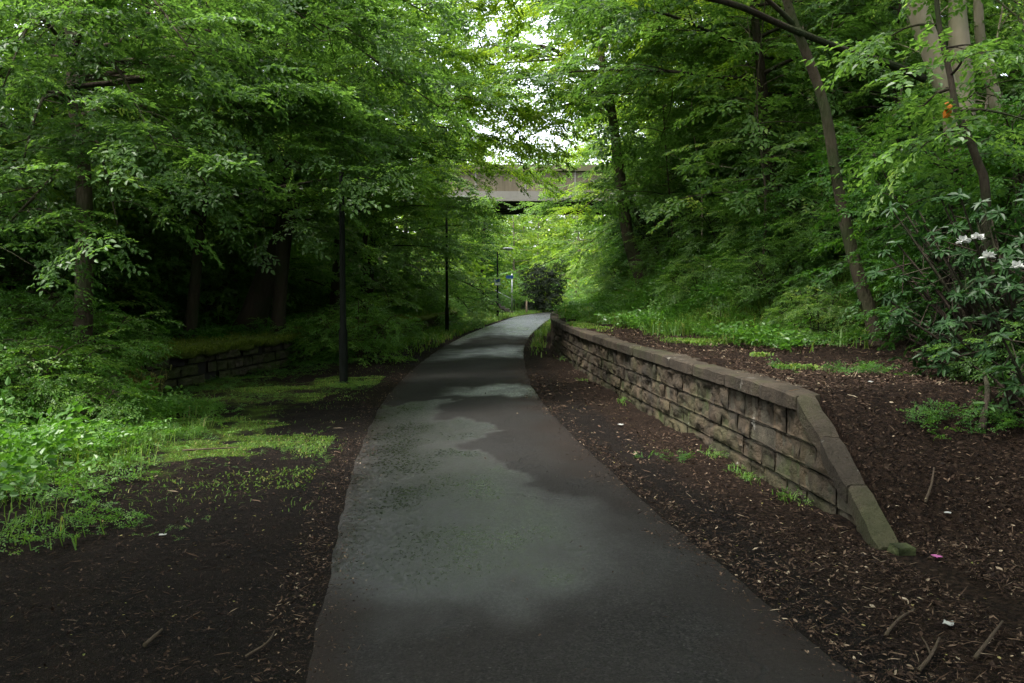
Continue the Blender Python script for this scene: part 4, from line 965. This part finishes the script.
    tag(mb.build('bank_weeds', M['weed']), 'lush cow parsley and nettles covering the foot of the right bank', 'weeds', None, 'stuff')
    x, y = scatter(lambda a, b: fb(a, b) * (fbm(a * .8, b * .8, 261) > .45), 60000, 1, 9, 11, 50, g, 1.5); mb = MB(); blades(mb, x, y, .34, g, .9, .008)
    # far verges
    def fv(x, y): d = np.abs(x - cx(y)) - PW; return (d > .15) * sstep(20, 32, y) * (x < xw(y) - .2)
    x, y = scatter(fv, 40000, -7, 4, 20, 75, g); blades(mb, x, y, .22, g, .8, .012)
    tag(mb.build('bank_grass', M['grass']), 'long green grass on the right bank and the far verges', 'grass', None, 'stuff')
    # foot of left wall weeds
    def fw(x, y): v = xl(y) - x; return (v < -.15) * (1 - sstep(.5, 1.9, -v)) * (fbm(x * 1.1, y * 1.1, 240) > .42)
    x, y = scatter(lambda a, b: fw(a, b) * sstep(17, 24, b), 3000, -6.5, -1, 13.5, 46, g); mb = MB(); weed_patch(mb, x, y, .24, g, .06)
    x, y = scatter(lambda a, b: fw(a, b) * (b < 22), 2200, -6.5, -2, 12.5, 22, g); weed_patch(mb, x, y, .12, g, .045)
    def fu(x, y): v = xl(y) - x; return (v > .5) * .8
    x, y = scatter(fu, 2400, -14, -3, 13.5, 46, g); weed_patch(mb, x, y, .36, g, .09)
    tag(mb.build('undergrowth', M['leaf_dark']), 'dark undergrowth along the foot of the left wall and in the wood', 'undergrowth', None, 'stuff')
    # wood floor plants on the right bank, thinning out towards the litter
    def fr(x, y): u = x - xw(y); return (u > 2.2) * (fbm(x * .9, y * .9, 250) > .5) * sstep(2.2, 4.5, u)
    x, y = scatter(fr, 2600, 3, 13, 7, 30, g); mb = MB(); weed_patch(mb, x, y, .32, g, .085)
    px = [(880, 375), (868, 385), (800, 392), (690, 350), (884, 372), (930, 420), (945, 430), (1000, 500), (1010, 520), (985, 470), (840, 330)]
    P = []
    for a, b in px:
        d = 8.6 if b < 400 else 6.6
        q = at(a, b, d); P += [(q[0] + g.normal(0, .13), q[1] + g.normal(0, .07)) for _ in range(5 if b < 400 else 9)]
    P = np.array(P); weed_patch(mb, P[:, 0], P[:, 1], .16, g, .05)
    tag(mb.build('bank_undergrowth', M['leaf_dark']), 'dark seedlings and brambles on the floor of the right wood', 'undergrowth', None, 'stuff')
    # moss cushions on the verge and on the right platform
    mb = MB(); x, y = scatter(lambda a, b: (a < cx(b) - PW - .3) * (a > xl(b) + .1) * sstep(.47, .60, fbm(a, b, 278)) * sstep(7, 9, b) * (b < 17), 90000, -6, -1, 7, 17, g); blades(mb, x, y, .035, g, 1.2, .006)
    n = 9000; x = []; y = []
    for px_, py_, d, rx, ry in ((708, 349, 14.2, .55, .55), (690, 352, 13.6, .3, .3), (580, 331, 20.5, .2, 1.2), (600, 335, 18.5, .15, .9), (762, 383, 11.0, .1, .1), (800, 390, 9.2, .25, .12)):
        q = at(px_, py_, d); m_ = 1500 if rx > .13 and ry > .2 else 220; x.append(q[0] + g.normal(0, rx * .5, m_)); y.append(q[1] + g.normal(0, ry * .5, m_))
    x = np.concatenate(x); y = np.concatenate(y); blades(mb, x, y, .06, g, .7, .009, np.maximum(H(x, y), WH + .02))
    tag(mb.build('moss_patches', M['grass']), 'yellow-green moss patches on the left verge and along the top of the right wall', 'moss', None, 'stuff')
    # tiny weeds at the foot of the right wall
    wm = WallMap(xw, 5.62, 44, 1); mb = MB(); a = np.concatenate([g.normal(c_, .12, 26) for c_ in (1.3, 2.2, 2.5, 3.3, 7.5, 11, 15)]); V = wm(a, g.uniform(.08, .2, len(a)), 0.); blades(mb, V[:, 0], V[:, 1], .08, g, 1.1, .004)
    weed_patch(mb, V[::6, 0], V[::6, 1], .10, g, .035)
    tag(mb.build('wall_foot_weeds', M['weed']), 'tiny weeds sprouting at the foot of the right wall', 'weeds', None, 'stuff')
cover()

def litter():
    g = np.random.default_rng(15)
    def f(x, y):
        u = x - xw(y); c = np.abs(x - cx(y))
        right = (u > .12) * np.where(u > 3, .5, .9) + (u > -.9) * (u < -.08) * (.42 + .4 * sstep(8, 4, y))
        left = (x < cx(y) - PW - .1) * (.26 + .16 * sstep(6, 3.5, y))
        onp = (c < PW) * .004 + sstep(PW - .35, PW + .02, c + (fbm(x * 3, y * 3, 305) - .5) * .3) * (c < PW + .22) * .95
        return np.clip(right * (x > cx(y)) * (c > PW + .02) + left + onp, 0, 1) * (.35 + 1.1 * fbm(x * 2.2, y * 2.2, 300))
    xs, ys = [], []
    for y0, y1, n in ((2.8, 6, 190000), (6, 10, 130000), (10, 18, 60000), (18, 34, 18000)):
        x, y = scatter(f, n, -6 if y0 < 10 else -5, 7.5, y0, y1, g); xs.append(x); ys.append(y)
    x = np.concatenate(xs); y = np.concatenate(ys); n = len(x)
    c = np.abs(x - cx(y)); z = np.where(c < PW, .035, H(x, y)) + g.uniform(.002, .022, n)
    k = (x - xw(y) > 0) & (x - xw(y) < .24) & (y > 7.0); z = np.where(k, WH + .045, z)
    s = (.007 + .030 * g.random(n) ** 1.8) * g.uniform(.7, 1.25, n) * np.where(y > 12, 1.5, 1) * np.where(x < cx(y), .75, 1) * np.where(c < PW, .7, 1)
    thin = g.random(n) < .3
    shp = np.array([[0, 0, 0], [.35, .32, .16], [.75, .25, .1], [1, 0, .2], [.7, -.28, .14], [.3, -.3, .1]])
    Rm = rotm(g.uniform(0, 6.28, n), g.normal(0, .3, n), g.normal(0, .45, n))
    sh = np.repeat(shp[None], n, 0); sh[:, :, 1] *= g.uniform(.35, .95, n)[:, None]; sh[:, :, 2] *= g.uniform(.5, 2.2, n)[:, None]; sh[thin, :, 1] *= .3; sh[thin, :, 0] *= 2.2
    V = np.stack([x, y, z], 1)[:, None] + s[:, None, None] * np.einsum('kij,kmj->kmi', Rm, sh)
    lf = (x < cx(y)); rv = np.clip(g.beta(1.6, 2.6, n) * 1.15, 0, 1); rv = np.where(lf & (c > PW + .25) & (g.random(n) < .85), rv * .75, rv)
    mb = MB(); mb.add(V.reshape(-1, 3), (LEAFQ[None] + (np.arange(n) * 6)[:, None, None]).reshape(-1, 4), rq=np.repeat(rv, 2))
    tw = lambda a, b: (np.abs(a - cx(b)) > PW + .05) * np.where(a < xw(b), .6, .8) * (.3 + fbm(a * 1.5, b * 1.5, 320))
    x, y = scatter(tw, 2600, -4.5, 5.5, 3.0, 13, g); n = len(x); s = g.uniform(.03, .13, n); z = H(x, y) + .012; z = np.where((x > xw(y)) & (x < xw(y) + .24) & (y > 7), WH + .045, z)
    tsh = np.array([[0, 0, 0], [.35, .035, .03], [.7, .05, .02], [1, .03, .05], [.7, .0, .04], [.3, -.035, .05]])
    V = np.stack([x, y, z], 1)[:, None] + s[:, None, None] * np.einsum('kij,mj->kmi', rotm(g.uniform(0, 6.28, n), g.normal(.02, .12, n), g.normal(0, .5, n)), tsh)
    mb.add(V.reshape(-1, 3), (LEAFQ[None] + (np.arange(n) * 6)[:, None, None]).reshape(-1, 4), rq=np.repeat(np.clip(g.normal(.55, .2, n), 0, .95), 2))
    tag(mb.build('leaf_litter', M['litter']), 'brown dead leaves and twig scraps strewn over the ground', 'leaf litter', None, 'stuff')
    # pale seed and petal specks
    def f2(x, y): return (np.abs(x - cx(y)) > PW) * (x < xw(y)) * (fbm(x * 1.3, y * 1.3, 310) > .5) * .7 + (x > xw(y)) * .2
    x, y = scatter(f2, 2200, -4.5, 5, 3.2, 14, g); n = len(x); mb = MB()
    put_leaves(mb, np.stack([x, y, H(x, y) + .022], 1), rotm(g.uniform(0, 6.28, n), g.normal(0, .2, n), g.normal(0, .3, n)), g.uniform(.010, .024, n), leaf_shape(.6, .1, .1), g)
    tag(mb.build('fallen_petals', M['straw']), 'pale fallen bud scales and petals scattered over the dark soil', 'petals', None, 'stuff')
litter()

# ------------------------------------------------------------------ sticks and small things
def stick(label, pts, r, name='stick', cat='stick', mat='stick', group=None, fork=None):
    P = smooth_poly(pts, 14); b = P[0].copy(); mb = MB()
    mb.tube(P - b, np.linspace(r, r * .55, 14), 7, lump=.25)
    for f in (fork or []): mb.tube(smooth_poly(np.asarray(f, float), 6) - b, np.linspace(r * .6, r * .25, 6), 5)
    o = mb.build(name, M[mat], None, True); o.location = b; return tag(o, label, cat, group)
def on(px, py, dz=.015):
    x, y = gnd(px, py); return (x, y, float(H(x, y)) + dz)
def smalls():
    d = 12.3
    stick('pale crooked branch arching out of the leafy mound at left', [at(30, 366, d), at(45, 361, d - .2), at(62, 359, d - .3), at(72, 363, d - .35), at(80, 371, d - .4), at(100, 375, d - .4)], .035, 'fallen_branch', 'branch')
    stick('mossy branch lying below the arching branch at left', [at(36, 386, 12.2), at(46, 395, 12), at(55, 405, 11.8)], .03, 'fallen_branch', 'branch')
    stick('long thin stick lying on the dark soil left of the path', [on(180, 456), on(205, 457, .03), on(236, 457)], .012)
    stick('short pale stick at the bottom left of the picture', [on(137, 659), on(146, 651, .03), on(155, 641)], .011)
    stick('curved twig near the left edge of the path at the bottom', [on(240, 664), on(262, 655, .03), on(270, 640)], .007)
    s3 = lambda x, y, d, dz=.02: (at(x, y, d)[0], d, float(H(at(x, y, d)[0], d)) + dz)
    stick('bare stick crossing the litter in the bottom right corner', [on(985, 676), on(1000, 664, .04), on(1012, 648, .03)], .010)
    stick('forked stick lying in the litter at the bottom right', [on(928, 683), on(940, 672, .03), on(948, 660, .04)], .010, fork=[[on(940, 672, .03), on(935, 664, .04), on(930, 660, .05)]])
    stick('thin stick in the litter below the end of the wall', [on(893, 650), on(905, 640, .03), on(922, 627)], .009)
    stick('pale stick standing in the litter under the rhododendron', [s3(930, 500, 5.9), s3(936, 490, 6.0, .05), s3(938, 482, 6.1, .07)], .010)
    stick('thick dark root showing under the bush at the right edge', [s3(985, 478, 6.5), s3(990, 450, 6.7, .15), s3(986, 420, 6.9, .2)], .028, 'root', 'root', 'bark_dark')
    def scrap(name, label, cat, p, sz, mat, seed):
        g = np.random.default_rng(seed); n = 5; X, Y = np.meshgrid(np.linspace(-.5, .5, n), np.linspace(-.5, .5, n), indexing='ij')
        Z = .22 * (fbm(X * 3 + seed, Y * 3, 7, 2)); k = 1 - .25 * fbm(X * 4, Y * 4 + seed, 8, 2)
        v = np.stack([X * k, Y * k * .7, Z], -1).reshape(-1, 3) * sz; mb = MB(); f = grid_faces(n, n)
        v2 = v - np.array([0, 0, .003]); mb.add(np.concatenate([v, v2]), np.concatenate([f, f[:, ::-1] + n * n]))
        o = mb.build(name, M[mat], None, True); o.location = p; o.rotation_euler = (0, 0, seed); tag(o, label, cat)
    scrap('paper_scrap', 'crumpled white paper scrap in the litter at the bottom right', 'litter', on(957, 647, .02), .075, 'paper', 1)
    scrap('paper_scrap', 'white scrap on the soil between the path and the wall', 'litter', on(621, 428, .02), .09, 'paper', 2)
    scrap('paper_scrap', 'small white scrap on the dark soil at lower left', 'litter', on(158, 551, .02), .05, 'paper', 3)
    scrap('paper_scrap', 'tiny white scrap behind the sloping end of the wall', 'litter', s3(872, 401, 7.4, .03), .06, 'paper', 4)
    scrap('petal', 'pink fallen petal lying in the litter right of the wall end', 'petal', s3(943, 538, 5.3, .03), .06, 'pink', 5)
    scrap('petal', 'pale fallen petal lying in the litter above the pink one', 'petal', s3(953, 497, 5.8, .03), .045, 'paper', 6)
    # orange marker on the sapling
    mb = MB(); g = np.random.default_rng(9); put_leaves(mb, np.zeros((4, 3)) + g.normal(0, .01, (4, 3)), rotm(g.uniform(2.5, 3.6, 4), g.normal(-.6, .3, 4), g.normal(1.2, .3, 4)), np.full(4, .11), leaf_shape(.9, .08, .1), g)
    o = mb.build('orange_leaf', M['orange']); o.location = at(947, 110, 9.05); tag(o, 'orange leaf caught on the crooked sapling at upper right', 'leaf')
smalls()

# ------------------------------------------------------------------ lamp posts, signs, steps, bridge
def lamp(label, px, py, h, sign=False, rz=0):
    x, y = gnd(px, py); r = thing('lamp_post', label, 'lamp post', (x, y, float(H(x, y)) - .03), rz, 1, 'lamp posts along the left verge')
    z = np.array([0, .02, .9, .95, 1.0, h * .6, h]); rad = np.array([.078, .075, .075, .07, .055, .048, .04])
    m = MB(); m.tube(np.stack([0 * z, 0 * z, z], 1), rad, 14); m.tube([(0, 0, 0), (0, 0, .03), (0, 0, .06)], [.12, .12, .08], 14); m.build('pole', M['post'], r, True)
    m = MB(); m.box((0, -.076, .55), (.075, .012, .34)); m.build('access_door', M['post'], r)
    m = MB(); m.tube(smooth_poly([(0, 0, h - .02), (.04, 0, h + .1), (.2, 0, h + .16), (.42, 0, h + .17)], 10), .024, 8); m.build('arm', M['post'], r, True)
    m = MB(); pr = [(.30, .00), (.34, .075), (.5, .105), (.75, .10), (.92, .06), (.97, .0)]
    V = []; n = 12
    for xx, w in pr:
        a = np.arange(n) * 2 * PI / n; V.append(np.stack([np.full(n, xx), np.cos(a) * (w + .004), np.maximum(np.sin(a), -.15) * (w + .004) * .8 + h + .17], 1))
    V = np.concatenate(V); i = np.arange(len(pr) - 1)[:, None] * n; j = np.arange(n)[None]; k = (j + 1) % n
    m.add(V, np.stack([i + j, i + k, i + n + k, i + n + j], -1).reshape(-1, 4)); hd = m.build('lantern', M['lamp_white'], r, True)
    m = MB(); m.tube([(.42, 0, h + .155), (.64, 0, h + .13), (.86, 0, h + .155)], [.05, .075, .05], 10); m.build('lens', M['steel'], hd, True)
    if sign:
        m = MB(); m.box((0, -.06, 2.15), (.34, .012, .42)); s = m.build('sign_plate', M['white'], r)
        m = MB(); m.box((0, -.0685, 2.22), (.28, .004, .2)); m.build('blue_panel', M['blue'], s)
    return r
lamp('nearest dark green lamp post, its pole rising into the leaves', 343, 386, 4.5, rz=.15)
lamp('second dark lamp post farther along the left verge', 447, 334, 4.9, rz=.1)
lamp('farthest lamp post with its white lantern showing below the bridge', 497.5, 318, 3.9, True, 0)

def blue_sign():
    x, y = .0, 60.0
    r = thing('direction_sign', 'small blue direction sign on a grey post by the steps', 'sign', (x, y, float(H(x, y)) - .02))
    m = MB(); m.tube([(0, 0, 0), (0, 0, 1.3), (0, 0, 2.75)], .045, 10); m.build('post', M['steel'], r, True)
    m = MB(); v = np.array([[-.34, .16], [-.44, .05], [-.34, -.06], [.08, -.06], [.08, .16]]) + [0, 2.48]
    a = np.stack([v[:, 0], np.full(5, -.06), v[:, 1]], 1); b = a + [0, .02, 0]
    m.add(np.concatenate([a, b]), [[i, (i + 1) % 5, 5 + (i + 1) % 5, 5 + i] for i in range(5)] + [[0, 1, 2, 4], [5, 9, 7, 6]], [[2, 3, 4], [7, 9, 8]]); m.build('sign_blade', M['blue'], r)
blue_sign()
def steps():
    b = np.array([-.55, 63.0, float(H(-.55, 63.0))])
    r = thing('steps', 'short flight of steps with a handrail climbing the bank under the bridge', 'steps', b)
    m = MB()
    for i in range(7): m.box((.5 - i * .3, i * .16, .085 + i * .165), (.34, 1.5, .17 + .0), 0, .5)
    for i in range(7): m.box((.5 - i * .3 - .02, i * .16 + .02, -.2 + i * .165), (.3, 1.4, .40))
    m.build('flight', M['step'], r)
    m = MB(); m.tube([(.75, -.75, .9), (-.4, -.4, 1.5), (-1.5, .2, 2.1)], .022, 8); h = m.build('handrail', M['steel'], r, True)
    for k, (x, y, z) in enumerate([(.7, -.74, 0), (-.4, -.4, .4), (-1.4, .15, 1.0)]):
        m = MB(); m.tube([(x, y, z - .2), (x, y, z + .45), (x, y, z + 1.05)], .03, 8); m.build('baluster', M['post'], h, True)
    x, y = 1.0, 62.0
    r2 = MB(); r2.tube([(0, 0, 0), (0, 0, .3), (0, 0, .9), (0, 0, .95)], [.07, .07, .06, .03], 10); o = r2.build('bollard', M['wood'], None, True); o.location = (x, y, float(H(x, y)) - .02)
    tag(o, 'small wooden bollard right of the steps', 'bollard')
steps()
def bridge():
    d = 48.0; zt = HC + (290 - 166.5) / FPX * d; zp = HC + (290 - 172.5) / FPX * d; zg = HC + (290 - 192.5) / FPX * d; zu = HC + (290 - 202) / FPX * d
    zs = zu - .22
    r = thing('footbridge', 'pale panelled road bridge spanning the cutting above the path', 'bridge', (1, d, 0))
    HW = 13.0; px = 2.6
    g = np.random.default_rng(4); x = -HW
    for i in range(int(2 * HW / px)):
        for yy in (0, 4.9):
            m = MB(); m.box((x + px / 2 - .3, yy, (zp + zg) / 2), (px - .012, .14, zp - zg - .01)); pp = m.build('parapet_panel', M['conc'], r)
            m = MB(); m.box((x - .3, yy, (zp + zg) / 2), (.09, .19, zp - zg - .012)); m.build('joint_strip', M['girder'], pp)
        x += px
    for yy in (0, 4.9):
        m = MB()
        x0 = -HW
        m.box((0, yy, (zt + zp) / 2 + .002), (2 * HW, .34, zt - zp)); m.build('top_rail', M['conc_rail'], r)
        m = MB(); m.box((0, yy, (zg + zu) / 2), (2 * HW, .42, zg - zu)); m.build('edge_beam', M['girder'], r)
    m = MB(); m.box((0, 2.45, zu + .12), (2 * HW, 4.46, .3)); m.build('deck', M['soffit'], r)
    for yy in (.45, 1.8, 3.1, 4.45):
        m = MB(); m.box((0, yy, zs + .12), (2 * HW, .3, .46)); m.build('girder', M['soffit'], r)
    for sx in (-1, 1):
        m = MB(); m.box((sx * (HW - 3.0) , 2.45, zs / 2 - .3), (3.0, 5.6, zs - .24)); m.build('abutment', M['brick'], r)
bridge()

# ------------------------------------------------------------------ camera, light
cam = bpy.data.cameras.new('camera'); co = bpy.data.objects.new('camera', cam); COL.objects.link(co)
cam.sensor_width = 36; cam.lens = FPX / 1024 * 36; cam.clip_end = 600; cam.clip_start = .05
co.location = (0, 0, HC); co.rotation_euler = (R(90) - math.atan((341.5 - HOR) / FPX), 0, 0)
SC.camera = co
SUN_EL, SUN_AZ = 64.0, -118.0      # azimuth from +Y, clockwise
sd = bpy.data.lights.new('sun', 'SUN'); sd.energy = 1.5; sd.angle = R(12); sd.color = (1, .96, .88)
so = bpy.data.objects.new('sun', sd); COL.objects.link(so)
so.rotation_euler = (R(90 - SUN_EL), 0, R(180 - SUN_AZ))
so.location = (0, 40, 40)
w = bpy.data.worlds.new('World'); SC.world = w; w.use_nodes = True
nt = w.node_tree; bg = nt.nodes['Background']; sk = nt.nodes.new('ShaderNodeTexSky')
sk.sky_type = 'NISHITA'; sk.sun_disc = False; sk.sun_elevation = R(SUN_EL); sk.sun_rotation = R(SUN_AZ); sk.air_density = 1.0; sk.dust_density = 3.0; sk.ozone_density = 1.0
hs = nt.nodes.new('ShaderNodeHueSaturation'); hs.inputs['Saturation'].default_value = .35
nt.links.new(sk.outputs[0], hs.inputs['Color']); nt.links.new(hs.outputs[0], bg.inputs[0]); bg.inputs[1].default_value = .15
SC.view_settings.view_transform = 'Standard'; SC.view_settings.look = 'None'; SC.view_settings.gamma = 1; SC.view_settings.exposure = 2.45
cy = SC.cycles
cy.max_bounces = 5; cy.diffuse_bounces = 3; cy.glossy_bounces = 2; cy.transmission_bounces = 4; cy.transparent_max_bounces = 4
cy.caustics_reflective = False; cy.caustics_refractive = False
cy.use_denoising = True; cy.denoiser = 'OPENIMAGEDENOISE'; cy.sample_clamp_indirect = 6
SC.render.film_transparent = False
